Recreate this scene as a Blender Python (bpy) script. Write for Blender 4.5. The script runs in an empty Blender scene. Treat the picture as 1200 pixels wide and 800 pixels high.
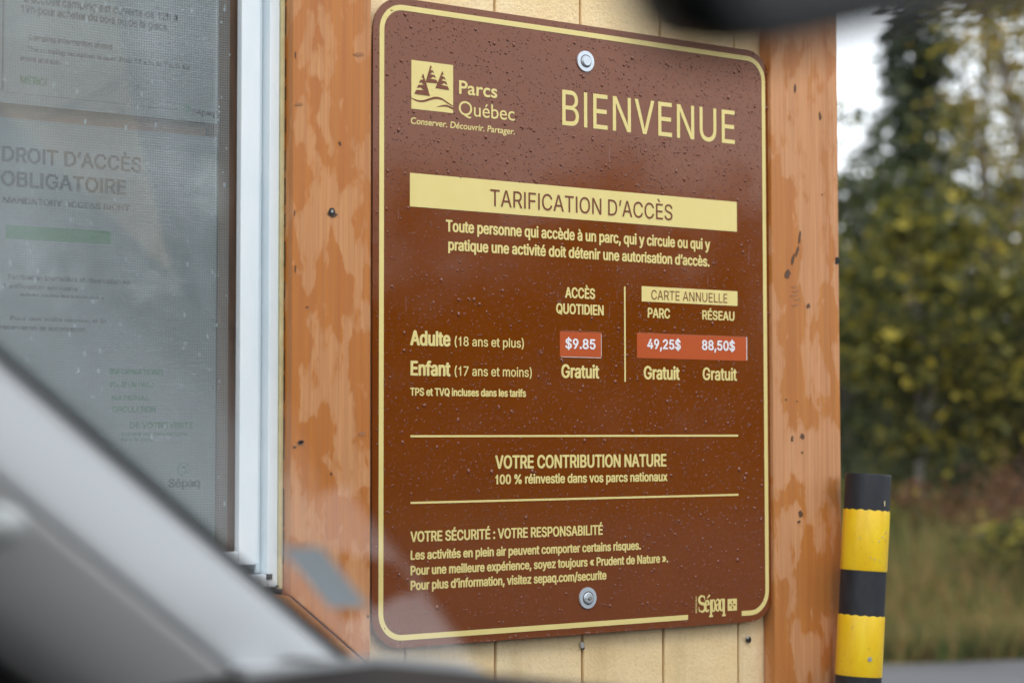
import bpy, bmesh, math, random
from mathutils import Vector, Matrix
from mathutils.geometry import tessellate_polygon
import numpy as np
GLYPH_DATA = """
$ 447 202,-74,202,583,244,583,244,-74;224,-9,172,-4,128,9,91,31,64,60,46,96,38,137,104,137,110,110,123,88,142,71,166,59,194,52,224,49,257,52,286,60,311,74,329,92,341,114,346,139,342,161,332,179,316,193,296,205,245,222,184,239,128,260,86,289,60,326,52,372,58,413,75,448,102,476,138,498,180,511,227,516,275,511,316,498,351,476,377,449,394,415,401,378,337,378,326,412,302,437,267,453,225,459,194,456,167,448,145,435,129,418,118,398,115,376,119,352,131,334,148,319,169,308,212,293,264,279,312,264,336,252,359,238,379,220,395,198,405,171,408,139,403,99,386,64,360,34,323,11,278,-4
% 676 175,283,146,286,121,297,101,314,86,335,78,360,75,388,75,412,78,440,87,464,101,486,121,503,146,513,175,517,206,513,230,503,250,486,264,464,273,440,276,412,276,388,273,360,264,335,250,314,230,297,205,286;175,327,198,332,212,346,221,365,223,388,223,412,221,435,213,454,198,468,175,473,153,468,138,454,130,435,127,412,127,388,130,365,138,346,153,332;501,-10,471,-6,446,5,426,21,412,43,403,68,400,95,400,120,403,147,412,172,427,194,447,210,471,221,501,225,531,221,556,210,576,194,590,172,598,147,601,120,601,95,598,68,589,43,575,21,555,5,531,-6;501,35,523,39,538,53,546,73,549,95,549,120,546,142,538,162,524,176,501,180,479,176,464,162,456,142,453,120,453,95,455,73,464,53,479,39;132,0,482,509,540,509,191,0
( 273 89,207,92,264,101,324,114,384,132,441,153,494,177,539,236,539,212,485,191,428,174,370,161,313,154,258,151,207,154,161,160,115,172,67,188,16,209,-38,236,-96,177,-96,139,-21,111,55,95,131
) 273 37,-96,64,-37,86,18,102,69,113,116,120,162,122,207,119,258,112,313,99,370,82,428,62,485,37,539,97,539,121,494,142,441,159,384,173,323,181,264,184,207,178,130,161,53,134,-22,97,-96
, 188 38,-119,68,71,137,71,84,-119
- 453 337,244,337,188,114,188,114,244
. 188 95,-4,78,-1,63,9,53,24,50,41,53,59,63,73,78,83,95,87,113,83,128,73,138,59,141,41,138,24,128,9,113,-1
/ 249 235,533,71,-76,14,-76,178,533
0 453 227,-7,174,1,130,24,95,62,69,113,53,178,48,254,53,330,69,395,95,447,130,484,174,508,227,516,279,508,323,484,358,447,384,395,400,330,405,254,400,178,384,113,359,62,323,24,279,1;227,50,261,56,290,74,313,103,330,144,340,194,344,254,340,314,330,365,313,405,290,435,261,453,227,460,192,453,163,435,140,405,123,365,113,314,109,254,113,194,123,144,140,103,163,74,192,56
1 380 250,0,188,0,188,370,95,330,95,385,150,412,182,445,205,509,250,509
2 453 64,0,64,47,234,229,282,282,299,305,311,327,318,348,320,371,317,397,308,419,293,436,273,449,250,457,224,460,196,457,172,447,153,433,139,413,130,390,127,362,66,362,71,405,86,442,111,473,143,496,182,511,225,516,268,511,306,497,337,474,361,445,376,411,381,372,378,345,371,318,357,290,336,259,267,180,153,60,153,57,389,57,389,0
3 453 372,461,221,289,264,288,308,276,344,253,371,222,387,186,393,145,387,103,370,66,344,36,309,12,266,-2,218,-7,173,-3,133,10,98,30,70,57,52,91,44,132,109,132,115,107,126,87,144,71,165,59,191,52,219,50,248,53,275,61,297,74,315,93,325,116,329,145,326,172,316,196,299,217,275,234,242,244,201,248,157,248,157,299,288,448,288,452,70,452,70,509,372,509
4 453 40,105,40,158,247,509,311,509,109,166,109,163,413,163,413,105;282,0,282,121,282,146,282,318,343,318,343,0
5 453 221,-7,178,-2,140,11,108,32,83,60,66,93,60,130,122,130,127,108,138,89,154,73,173,60,196,52,221,50,250,53,276,64,298,82,314,104,324,131,328,162,324,193,314,221,297,244,275,262,248,273,218,277,192,275,167,268,145,258,128,246,67,253,96,509,366,509,366,452,151,452,134,301,136,301,155,315,178,325,203,331,229,334,263,330,294,321,321,306,345,285,364,260,379,231,388,199,391,163,385,117,369,76,343,41,309,15,268,-1
6 453 322,509,175,296,179,299,196,307,214,312,235,314,278,309,316,295,346,271,370,240,384,201,389,157,384,112,368,73,343,39,310,14,271,-2,226,-7,182,-1,142,15,109,40,84,74,69,115,64,162,68,199,80,239,102,285,137,340,252,509;226,48,254,52,279,63,299,79,314,101,324,128,327,157,324,187,314,213,299,235,279,251,254,262,226,265,198,262,174,252,153,235,138,214,128,188,125,158,128,128,138,102,153,79,174,63,198,52
7 453 97,0,323,448,323,452,62,452,62,509,391,509,391,449,165,0
8 453 226,-7,178,-2,136,11,101,33,74,62,57,96,52,135,55,166,65,195,81,220,101,241,125,256,153,265,153,267,119,282,93,308,76,342,70,380,75,417,90,450,114,477,146,498,184,511,226,516,269,511,306,498,337,477,361,450,377,417,382,380,376,342,359,308,333,282,300,267,300,265,327,256,351,241,372,220,387,195,397,166,401,135,395,96,378,62,352,33,317,11,275,-2;226,49,258,52,285,60,307,74,323,91,333,113,337,139,333,165,322,189,305,208,283,223,256,232,226,235,196,232,169,223,147,208,130,189,119,165,115,139,119,113,129,91,145,74,167,60,195,52;226,290,252,292,274,300,293,313,307,330,316,351,319,376,316,399,308,420,294,437,275,449,252,457,226,460,200,457,177,449,159,437,145,420,136,399,133,376,136,351,145,330,159,313,178,300,201,292
9 453 130,0,277,213,273,210,257,202,238,196,218,195,175,199,137,214,106,237,83,269,68,307,64,352,69,397,85,436,110,469,143,494,182,510,226,516,271,510,310,494,343,468,368,434,384,393,389,347,385,309,373,270,350,224,315,168,200,0;226,460,199,457,174,446,154,429,138,407,129,381,125,352,129,322,138,295,154,274,174,257,199,247,226,243,254,247,279,257,299,273,314,295,324,321,327,350,324,381,314,407,299,429,279,446,254,457
: 188 95,-4,78,-1,63,9,53,24,50,41,53,59,63,73,78,83,95,87,113,83,128,73,138,59,141,41,138,24,128,9,113,-1;95,271,78,274,63,284,53,299,50,316,53,334,63,349,78,359,95,362,113,359,128,349,138,334,141,316,138,299,128,284,113,274
A 480 264,372,239,456,213,371,191,302,85,0,16,0,201,509,276,509,463,0,395,0,287,302;110,142,110,199,370,199,370,142
B 456 60,0,60,509,241,509,289,504,329,491,359,469,381,442,394,410,398,374,395,344,387,320,373,301,356,286,336,275,315,267,315,262,339,257,363,245,385,227,402,203,414,173,418,136,413,100,400,67,377,39,344,18,301,4,247,0;125,57,245,57,296,63,330,80,349,105,355,137,352,161,342,184,327,203,306,218,279,228,248,231,125,231;125,285,238,285,265,288,288,296,308,309,323,326,333,348,336,372,330,403,313,429,283,446,240,452,125,452
C 510 267,-7,205,1,150,25,104,63,70,115,48,179,40,254,48,329,70,393,104,445,150,484,205,508,267,516,305,513,340,504,373,490,402,471,427,447,448,418,463,385,473,348,408,348,401,373,389,395,375,413,357,428,337,440,315,449,292,454,267,456,223,450,184,432,150,403,125,364,109,314,103,254,109,194,125,145,151,105,184,76,223,59,267,53,292,55,315,60,337,69,357,81,375,96,389,114,401,136,408,160,473,160,463,124,448,91,428,62,402,38,373,19,341,5,305,-4
D 502 219,0,96,0,96,57,215,57,272,63,318,81,354,110,379,149,394,198,399,255,394,312,379,361,354,399,320,428,275,446,221,452,93,452,93,509,225,509,294,501,353,478,399,441,433,391,455,329,462,255,455,181,433,119,398,68,351,31,291,8;125,509,125,0,60,0,60,509
E 419 60,0,60,509,372,509,372,452,125,452,125,286,355,286,355,229,125,229,125,57,375,57,375,0
F 410 60,0,60,509,369,509,369,452,125,452,125,278,346,278,346,221,125,221,125,0
G 520 410,160,415,199,283,199,283,256,478,256,478,200,471,141,451,91,419,50,377,19,326,0,269,-7,205,1,149,25,104,64,69,116,47,179,40,254,47,329,69,393,103,445,149,484,203,508,265,516,304,513,340,504,374,489,403,469,429,445,449,416,465,384,474,349,408,349,399,372,387,393,373,411,356,427,337,439,315,448,291,454,265,456,222,450,183,432,150,404,125,364,109,314,103,254,109,194,125,145,151,105,184,76,224,59,269,53,309,57,345,71,374,93,396,123
H 517 60,0,60,509,125,509,125,289,392,289,392,509,457,509,457,0,392,0,392,232,125,232,125,0
I 185 60,0,60,509,125,509,125,0
L 393 60,0,60,509,125,509,125,57,361,57,361,0
M 628 129,408,120,435,120,416,121,372,122,328,122,291,122,0,60,0,60,509,152,509,277,187,287,159,299,123,311,84,315,73,318,83,330,121,342,158,352,187,476,509,568,509,568,0,504,0,504,291,504,327,505,369,506,413,507,436,498,409,482,363,467,322,456,291,342,0,286,0,170,291,159,321,145,361
N 523 148,381,120,431,122,384,124,328,125,291,125,0,60,0,60,509,136,509,343,183,363,151,388,107,403,76,401,108,399,157,399,195,399,509,463,509,463,0,387,0,202,290,177,331
O 533 267,-7,205,1,150,25,105,63,70,115,48,179,40,254,48,329,70,393,105,445,150,484,205,508,267,516,329,508,384,484,429,445,464,393,486,329,493,254,486,179,464,115,429,63,384,25,329,1;267,53,310,59,349,76,383,105,408,144,425,194,430,254,425,314,408,365,383,404,349,433,310,450,267,456,223,450,184,433,151,404,125,364,109,314,103,254,109,194,125,144,151,105,184,76,223,59
P 445 60,0,60,509,235,509,289,503,332,487,366,462,390,430,404,391,409,348,404,304,390,265,366,233,332,207,289,191,235,186,125,186,125,0;125,242,233,242,269,246,297,256,318,272,333,294,342,319,344,348,342,376,333,402,318,423,297,439,268,449,232,452,125,452
Q 533 245,159,313,159,369,85,384,65,468,-48,401,-48,346,27,331,46;267,-7,205,1,150,25,105,63,70,115,48,179,40,254,48,329,70,393,105,445,150,484,205,508,267,516,329,508,384,484,429,445,464,393,486,329,493,254,486,179,464,115,429,63,384,25,329,1;267,53,310,59,349,76,383,105,408,144,425,194,430,254,425,314,408,365,383,404,349,433,310,450,267,456,223,450,184,433,151,404,125,364,109,314,103,254,109,194,125,144,151,105,184,76,223,59
R 449 60,0,60,509,236,509,290,504,333,489,367,465,390,433,405,395,409,352,405,309,390,271,367,240,333,217,289,203,236,198,125,198,125,0;125,255,234,255,269,258,298,267,319,281,334,300,342,324,345,352,342,380,334,405,319,425,298,440,269,449,233,452,125,452;353,0,230,229,303,229,428,0
S 447 224,-9,172,-4,128,9,91,31,64,60,46,96,38,137,104,137,110,110,123,88,142,71,166,59,194,52,224,49,257,52,286,60,311,74,329,92,341,114,346,139,342,161,332,179,316,193,296,205,245,222,184,239,128,260,86,289,60,326,52,372,58,413,75,448,102,476,138,498,180,511,227,516,275,511,316,498,351,476,377,449,394,415,401,378,337,378,326,412,302,437,267,453,225,459,194,456,167,448,145,435,129,418,118,398,115,376,119,352,131,334,148,319,169,308,212,293,264,279,312,264,336,252,359,238,379,220,395,198,405,171,408,139,403,99,386,64,360,34,323,11,278,-4
T 449 32,452,32,509,417,509,417,452,257,452,257,0,193,0,193,452
U 517 259,-8,203,-2,154,15,114,43,85,80,66,124,60,173,60,509,124,509,124,178,128,144,141,113,160,87,187,68,220,56,259,52,298,56,331,68,357,87,377,113,389,144,393,178,393,509,457,509,457,173,451,124,433,80,403,43,363,15,315,-2
V 480 215,137,241,52,267,138,290,206,395,509,463,509,278,0,204,0,16,509,84,509,192,206
Y 472 222,292,237,260,251,293,280,344,381,509,455,509,268,208,268,0,203,0,203,208,16,509,91,509,192,344
a 389 160,-9,126,-5,94,5,68,22,48,45,35,73,30,108,34,138,43,161,58,179,78,193,100,203,125,211,178,220,234,227,252,230,265,235,273,243,276,255,276,257,273,279,267,297,256,311,240,322,220,329,196,331,171,329,149,322,132,313,118,301,107,288,100,274,41,291,57,322,79,346,104,364,133,375,163,382,194,384,239,379,263,372,286,360,306,343,322,320,333,290,337,251,337,0,277,0,277,52,272,52,252,25,236,12,215,1,190,-6;170,45,202,49,228,59,248,74,263,93,272,115,276,138,276,190,259,182,231,176,200,171,175,168,134,159,117,150,103,139,95,124,92,105,94,87,102,72,114,61,130,52,149,47
b 424 229,-8,198,-5,172,4,153,17,138,31,118,59,112,59,112,0,53,0,53,509,114,509,114,319,118,319,137,346,152,360,171,373,197,381,229,384,274,378,313,361,345,332,370,293,385,245,390,189,385,133,370,84,346,45,313,16,274,-2;220,47,253,51,279,66,301,88,316,117,325,151,328,189,325,227,316,261,301,290,280,311,253,325,220,330,188,325,161,312,140,291,125,263,116,229,113,189,116,150,125,115,140,86,162,65,188,51
c 396 207,-8,159,-2,117,16,82,46,56,85,40,133,34,187,40,243,56,291,82,330,117,360,159,378,207,384,234,383,260,377,284,368,305,356,324,341,340,322,353,301,362,277,303,262,290,289,270,311,242,325,207,330,173,325,145,310,124,287,108,258,99,224,96,187,99,151,108,117,124,89,145,66,173,51,207,46,243,52,271,66,292,89,304,117,363,102,354,78,341,56,325,37,306,21,285,9,261,-1,235,-6
d 424 195,-8,151,-2,111,16,79,45,55,84,39,133,34,189,39,245,55,293,79,332,112,361,151,378,196,384,228,381,253,373,272,360,287,346,306,319,311,319,311,509,372,509,372,0,313,0,313,59,307,59,287,31,272,17,252,4,227,-5;205,47,236,51,263,65,284,86,299,115,309,150,312,189,309,229,300,263,284,291,263,312,237,325,205,330,172,325,145,311,124,290,108,261,99,227,96,189,99,151,109,117,124,88,145,66,172,51
e 404 96,169,100,139,110,106,128,80,151,61,179,50,212,46,234,48,254,53,271,61,285,73,297,88,306,105,365,91,353,63,335,39,311,19,283,4,249,-5,212,-8,161,-2,117,16,82,46,56,85,40,132,34,187,39,242,55,290,81,329,115,359,157,378,205,384,236,382,266,374,294,361,319,341,341,315,357,282,368,242,371,194,371,169;98,221,308,221,307,237,298,269,283,294,263,314,237,326,205,330,173,326,146,313,125,294,109,270,99,241
f 254 228,379,228,327,6,327,6,379;81,0,81,432,84,461,96,486,113,505,135,519,161,527,187,530,222,527,243,521,227,468,215,472,195,474,171,470,154,460,145,443,142,419,142,0
g 425 207,-151,168,-148,134,-140,105,-127,82,-110,64,-91,51,-69,101,-41,122,-66,136,-78,154,-88,178,-95,207,-97,249,-92,282,-75,304,-47,311,-6,311,68,306,68,287,41,272,28,252,16,227,8,195,5,152,10,113,27,80,53,55,90,39,136,34,191,39,246,55,293,80,332,112,361,152,378,196,384,228,382,253,373,273,360,288,346,308,319,313,319,313,379,372,379,372,-9,367,-54,350,-90,324,-117,291,-136,251,-147;205,59,237,63,264,75,285,95,300,121,309,154,312,193,309,231,300,264,285,291,264,312,237,325,205,330,172,325,145,312,124,290,109,262,99,229,96,193,99,155,109,123,124,96,145,76,172,63
h 410 114,509,114,312,124,332,152,362,187,379,227,384,264,380,295,369,321,349,341,321,353,285,357,240,357,0,296,0,296,235,290,275,273,304,246,323,210,329,184,326,161,317,141,303,126,283,117,257,114,227,114,0,53,0,53,509
i 167 53,0,53,379,114,379,114,0;84,443,67,446,54,455,44,468,41,483,44,499,54,512,67,521,84,524,100,521,114,512,123,499,126,483,123,468,114,455,100,446
j 167 53,379,114,379,114,-30,111,-63,102,-90,86,-113,65,-129,37,-139,4,-143,-10,-143,-10,-87,2,-87,25,-83,40,-72,50,-54,53,-29;83,443,67,446,53,455,44,468,41,483,44,499,53,512,67,521,83,524,100,521,114,512,123,499,126,483,123,468,114,455,100,446
k 381 110,137,110,212,121,212,284,379,360,379,184,199,177,199;53,0,53,509,114,509,114,0;294,0,148,186,191,229,372,0
l 167 53,0,53,509,114,509,114,0
m 610 309,331,317,308,322,321,337,343,357,361,381,375,407,383,437,386,468,383,497,372,522,354,541,328,553,296,557,255,557,0,496,0,496,254,490,289,473,313,447,326,419,330,395,328,374,320,358,307,345,290,338,270,335,247,335,0,274,0,274,260,269,288,253,311,229,326,199,330,178,328,158,320,140,307,126,289,117,266,114,238,114,0,53,0,53,379,112,379,112,306,118,323,132,346,151,363,172,376,195,384,219,386,257,380,287,361
n 410 112,379,112,307,124,332,152,362,187,379,227,384,264,380,295,369,321,349,341,321,353,285,357,240,357,0,296,0,296,235,290,275,273,304,246,323,210,329,184,326,161,317,141,303,126,283,117,257,114,227,114,0,53,0,53,379
o 415 207,-8,159,-2,117,16,82,46,56,85,40,133,34,187,40,243,56,291,82,330,117,360,159,378,207,384,256,378,299,360,333,330,359,291,376,243,381,187,376,133,359,85,333,46,299,16,256,-2;207,46,242,51,270,66,292,89,307,117,316,151,319,187,316,224,307,258,292,287,270,310,242,325,207,330,173,325,145,310,124,287,108,258,99,224,96,187,99,151,108,117,124,89,145,66,173,51
p 424 53,-143,53,379,112,379,112,319,118,319,137,346,152,360,171,373,197,381,229,384,274,378,313,361,345,332,370,293,385,245,390,189,385,133,370,84,346,45,313,16,274,-2,229,-8,198,-5,173,4,153,17,138,31,118,59,114,59,114,-143;220,47,253,51,279,66,301,88,316,117,325,151,328,189,325,227,316,261,301,290,280,311,253,325,220,330,188,325,161,312,140,291,125,263,116,229,113,189,116,150,125,115,140,86,162,65,188,51
q 424 372,-143,311,-143,311,59,306,59,287,31,272,17,252,4,227,-5,195,-8,151,-2,111,16,79,45,55,84,39,133,34,189,39,245,55,293,79,332,112,361,151,378,196,384,228,381,253,373,272,360,287,346,307,319,313,319,313,379,372,379;205,47,236,51,263,65,284,86,299,115,309,150,312,189,309,229,300,263,284,291,263,312,237,325,205,330,172,325,145,311,124,290,108,261,99,227,96,189,99,151,109,117,124,88,145,66,172,51
r 259 53,0,53,379,112,379,112,321,115,321,130,347,152,367,181,380,213,385,229,384,243,384,243,322,230,324,207,326,182,323,159,315,140,301,126,284,117,262,114,237,114,0
s 365 182,-8,145,-5,112,3,84,18,62,38,45,63,36,94,94,107,105,79,124,60,150,49,181,45,217,50,244,62,262,81,268,103,265,121,254,136,237,147,212,155,149,170,104,186,72,208,53,237,47,274,51,305,65,332,87,354,115,370,149,381,187,384,223,381,254,372,279,358,299,339,314,316,324,290,268,277,258,298,243,316,219,328,187,333,156,329,131,317,114,299,109,277,112,258,124,243,144,232,172,223,229,209,275,194,306,171,325,142,331,107,326,75,312,47,290,24,260,6,223,-5
t 227 204,379,204,327,6,327,6,379;65,471,126,471,126,98,128,76,136,61,150,53,170,50,185,51,202,54,213,2,192,-3,168,-4,125,2,92,21,72,52,65,93
u 410 298,0,298,73,286,47,257,17,222,0,182,-5,146,-1,115,11,89,31,69,59,57,95,53,139,53,379,114,379,114,144,119,105,137,75,164,56,200,50,226,53,249,62,268,77,283,97,293,122,296,153,296,379,357,379,357,0
v 389 187,87,195,59,203,87,224,155,305,379,371,379,226,0,163,0,17,379,84,379,165,155
w 567 291,280,284,309,277,280,263,225,248,172,199,0,138,0,23,379,87,379,133,214,154,137,170,64,186,135,206,214,252,379,316,379,362,214,382,136,397,66,413,135,434,214,480,379,545,379,429,0,368,0,319,172,305,225
x 379 200,136,189,155,178,136,148,85,91,0,21,0,155,195,29,379,100,379,147,306,179,253,191,233,202,253,233,306,282,379,352,379,224,192,358,0,287,0,231,85
y 389 187,87,195,60,202,87,224,155,305,379,371,379,204,-58,191,-85,177,-107,159,-124,139,-136,117,-143,91,-145,65,-143,47,-139,61,-86,71,-87,88,-90,104,-89,118,-84,130,-74,141,-58,151,-36,163,-1,17,379,84,379,165,155
z 380 42,0,42,46,254,320,254,323,48,323,48,379,333,379,333,331,126,60,126,56,339,56,339,0
« 403 168,49,33,209,168,369,238,369,105,209,238,49;307,49,171,209,307,369,377,369,243,209,377,49
» 403 26,49,159,209,26,369,96,369,231,209,96,49;165,49,298,209,165,369,234,369,370,209,234,49
È 419 60,0,60,509,372,509,372,452,125,452,125,286,355,286,355,229,125,229,125,57,375,57,375,0;194,558,128,659,196,659,244,558
É 419 60,0,60,509,372,509,372,452,125,452,125,286,355,286,355,229,125,229,125,57,375,57,375,0;191,558,239,659,307,659,241,558
à 389 160,-9,126,-5,94,5,68,22,48,45,35,73,30,108,34,138,43,161,58,179,78,193,100,203,125,211,178,220,234,227,252,230,265,235,273,243,276,255,276,257,273,279,267,297,256,311,240,322,220,329,196,331,171,329,149,322,132,313,118,301,107,288,100,274,41,291,57,322,79,346,104,364,133,375,163,382,194,384,239,379,263,372,286,360,306,343,322,320,333,290,337,251,337,0,277,0,277,52,272,52,252,25,236,12,215,1,190,-6;170,45,202,49,228,59,248,74,263,93,272,115,276,138,276,190,259,182,231,176,200,171,175,168,134,159,117,150,103,139,95,124,92,105,94,87,102,72,114,61,130,52,149,47;165,429,99,529,168,529,215,429
è 404 96,169,100,139,110,106,128,80,151,61,179,50,212,46,234,48,254,53,271,61,285,73,297,88,306,105,365,91,353,63,335,39,311,19,283,4,249,-5,212,-8,161,-2,117,16,82,46,56,85,40,132,34,187,39,242,55,290,81,329,115,359,157,378,205,384,236,382,266,374,294,361,319,341,341,315,357,282,368,242,371,194,371,169;98,221,308,221,307,237,298,269,283,294,263,314,237,326,205,330,173,326,146,313,125,294,109,270,99,241;180,429,114,529,182,529,230,429
é 404 96,169,100,139,110,106,128,80,151,61,179,50,212,46,234,48,254,53,271,61,285,73,297,88,306,105,365,91,353,63,335,39,311,19,283,4,249,-5,212,-8,161,-2,117,16,82,46,56,85,40,132,34,187,39,242,55,290,81,329,115,359,157,378,205,384,236,382,266,374,294,361,319,341,341,315,357,282,368,242,371,194,371,169;98,221,308,221,307,237,298,269,283,294,263,314,237,326,205,330,173,326,146,313,125,294,109,270,99,241;177,429,225,529,293,529,227,429
’ 177 52,318,82,509,151,509,98,318
  188 
"""

C = bpy.context.scene.collection
S = bpy.context.scene
random.seed(7)
rng = np.random.default_rng(11)

# ------------------------------------------------------------------ camera
CZ = 1.25
CAMP = Vector((-1.6651, -2.2243, CZ))
YAW, PITCH, ROLL, FPX = 0.6047, 0.0484, -0.0014, 2252.3
SZ = CZ + 0.1547                       # height of the sign centre
_cy, _sy = math.cos(YAW), math.sin(YAW)
FWD = Vector((_sy*math.cos(PITCH), _cy*math.cos(PITCH), math.sin(PITCH)))
RGT = Vector((_cy, -_sy, 0.0))
UP = RGT.cross(FWD)
RGT, UP = (math.cos(ROLL)*RGT + math.sin(ROLL)*UP), (-math.sin(ROLL)*RGT + math.cos(ROLL)*UP)
cd = bpy.data.cameras.new('camera')
cam = bpy.data.objects.new('camera', cd)
C.objects.link(cam)
M = Matrix((RGT, UP, -FWD)).transposed().to_4x4()
M.translation = CAMP
cam.matrix_world = M
cd.sensor_width = 36.0
cd.lens = FPX/1200*36
cd.clip_start = 0.02
cd.clip_end = 2000
cd.dof.use_dof = True
cd.dof.focus_distance = 2.72
cd.dof.aperture_fstop = 3.3
S.camera = cam

# ------------------------------------------------------------------ sky, sun, exposure
SUN_EL, SUN_AZ = math.radians(48), math.radians(205)     # azimuth measured from +Y towards +X
w = bpy.data.worlds.new('World')
S.world = w
w.use_nodes = True
nt = w.node_tree
bg = nt.nodes['Background']
sky = nt.nodes.new('ShaderNodeTexSky')
sky.sky_type = 'NISHITA'
sky.sun_disc = False
sky.sun_elevation = SUN_EL
sky.sun_rotation = SUN_AZ
sky.air_density = 1.5
sky.dust_density = 4.0
hs = nt.nodes.new('ShaderNodeHueSaturation')
hs.inputs['Saturation'].default_value = 0.35
nt.links.new(sky.outputs[0], hs.inputs['Color'])
tc = nt.nodes.new('ShaderNodeTexCoord')
mp = nt.nodes.new('ShaderNodeMapping')
mp.inputs['Scale'].default_value = (1.2, 1.2, 3.0)
nt.links.new(tc.outputs['Generated'], mp.inputs['Vector'])
cn = nt.nodes.new('ShaderNodeTexNoise')
cn.inputs['Scale'].default_value = 1.6
cn.inputs['Detail'].default_value = 5
nt.links.new(mp.outputs[0], cn.inputs['Vector'])
cr = nt.nodes.new('ShaderNodeValToRGB')
cr.color_ramp.elements[0].position = 0.3
cr.color_ramp.elements[0].color = (11.0, 11.5, 12.4, 1)
cr.color_ramp.elements[1].position = 0.72
cr.color_ramp.elements[1].color = (15.5, 15.8, 16.2, 1)
nt.links.new(cn.outputs['Fac'], cr.inputs[0])
mx = nt.nodes.new('ShaderNodeMixRGB')
mx.inputs[0].default_value = 0.88
nt.links.new(hs.outputs[0], mx.inputs[1])
nt.links.new(cr.outputs[0], mx.inputs[2])
nt.links.new(mx.outputs[0], bg.inputs[0])
bg.inputs[1].default_value = 0.1

sd = bpy.data.lights.new('sun', 'SUN')
sd.energy = 0.5
sd.angle = math.radians(16)
sd.color = (1.0, 0.96, 0.9)
sun = bpy.data.objects.new('sun', sd)
C.objects.link(sun)
sdir = Vector((math.sin(SUN_AZ)*math.cos(SUN_EL), math.cos(SUN_AZ)*math.cos(SUN_EL), math.sin(SUN_EL)))
sun.rotation_euler = sdir.to_track_quat('Z', 'Y').to_euler()
sun.location = sdir*30
S.view_settings.view_transform = 'Standard'
S.view_settings.look = 'None'
S.view_settings.exposure = 0.78
S.view_settings.gamma = 1.0
S.cycles.max_bounces = 8
S.cycles.transparent_max_bounces = 16
S.cycles.caustics_reflective = False
S.cycles.caustics_refractive = False

# ------------------------------------------------------------------ helpers
def ray(px, py):
    return FWD + RGT*((px-600)/FPX) + UP*((400-py)/FPX)
def PX(px, py, Y=0.0):
    """photo pixel -> (x, z) on the vertical plane y = Y"""
    d = ray(px, py)
    t = (Y-CAMP.y)/d.y
    p = CAMP + d*t
    return p.x, p.z
def PD(px, py, depth):
    return CAMP + ray(px, py)*depth
def PG(px, py, z=0.0):
    d = ray(px, py)
    return CAMP + d*((z-CAMP.z)/d.z)

def obj(name, mesh, mat, parent=None, kind=None):
    o = bpy.data.objects.new(name, mesh)
    C.objects.link(o)
    if mat is not None and not mesh.materials:
        for m in (mat if isinstance(mat, (list, tuple)) else [mat]):
            mesh.materials.append(m)
    if parent is not None:
        o.parent = parent
        o.matrix_parent_inverse = Matrix.Translation(-parent.location) if parent.rotation_euler[:] == (0, 0, 0) else Matrix()
    if kind:
        o['kind'] = kind
    return o
def thing(name, label, cat, loc=(0, 0, 0), group=None):
    o = bpy.data.objects.new(name, None)
    o.empty_display_size = 0.1
    C.objects.link(o)
    o.location = loc
    o['label'] = label
    o['category'] = cat
    if group:
        o['group'] = group
    return o
def bm_obj(name, bm, mat, parent=None, kind=None, smooth=False):
    me = bpy.data.meshes.new(name)
    bmesh.ops.recalc_face_normals(bm, faces=bm.faces[:])
    if smooth:
        for f in bm.faces:
            f.smooth = True
    bm.to_mesh(me)
    bm.free()
    return obj(name, me, mat, parent, kind)
def box(bm, x0, x1, y0, y1, z0, z1):
    vs = [bm.verts.new(p) for p in ((x0, y0, z0), (x1, y0, z0), (x1, y1, z0), (x0, y1, z0), (x0, y0, z1), (x1, y0, z1), (x1, y1, z1), (x0, y1, z1))]
    for f in ((0, 1, 5, 4), (1, 2, 6, 5), (2, 3, 7, 6), (3, 0, 4, 7), (4, 5, 6, 7), (3, 2, 1, 0)):
        bm.faces.new([vs[i] for i in f])
    return vs
def bevel(bm, w_, seg=2):
    bmesh.ops.bevel(bm, geom=bm.edges[:], offset=w_, segments=seg, profile=0.5, affect='EDGES')
def tube(bm, pts, rads, n=10, caps=True):
    rings = []
    up = Vector((0, 0, 1))
    for i, p in enumerate(pts):
        p = Vector(p)
        a = Vector(pts[max(0, i-1)])
        b = Vector(pts[min(len(pts)-1, i+1)])
        t = (b-a).normalized()
        s = t.cross(up)
        if s.length < 1e-4:
            s = Vector((1, 0, 0))
        s.normalize()
        q = s.cross(t)
        rings.append([bm.verts.new(p + (s*math.cos(k*2*math.pi/n) + q*math.sin(k*2*math.pi/n))*rads[i]) for k in range(n)])
    for a, b in zip(rings, rings[1:]):
        for k in range(n):
            bm.faces.new((a[k], a[(k+1) % n], b[(k+1) % n], b[k]))
    if caps:
        bm.faces.new(rings[0])
        bm.faces.new(rings[-1][::-1])
def rrect(cx, cz, hw, hh, r, n=8):
    """rounded rectangle outline, counter-clockwise from right-bottom"""
    out = []
    for sx, sz, a0 in ((1, -1, -90), (1, 1, 0), (-1, 1, 90), (-1, -1, 180)):
        for k in range(n+1):
            a = math.radians(a0 + 90*k/n)
            out.append((cx + sx*(hw-r) + r*math.cos(a), cz + sz*(hh-r) + r*math.sin(a)))
    return out
def prism_xz(bm, poly, y0, y1):
    a = [bm.verts.new((x, y0, z)) for x, z in poly]
    b = [bm.verts.new((x, y1, z)) for x, z in poly]
    n = len(poly)
    bm.faces.new(a)
    bm.faces.new(b[::-1])
    for k in range(n):
        bm.faces.new((a[k], b[k], b[(k+1) % n], a[(k+1) % n]))

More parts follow.
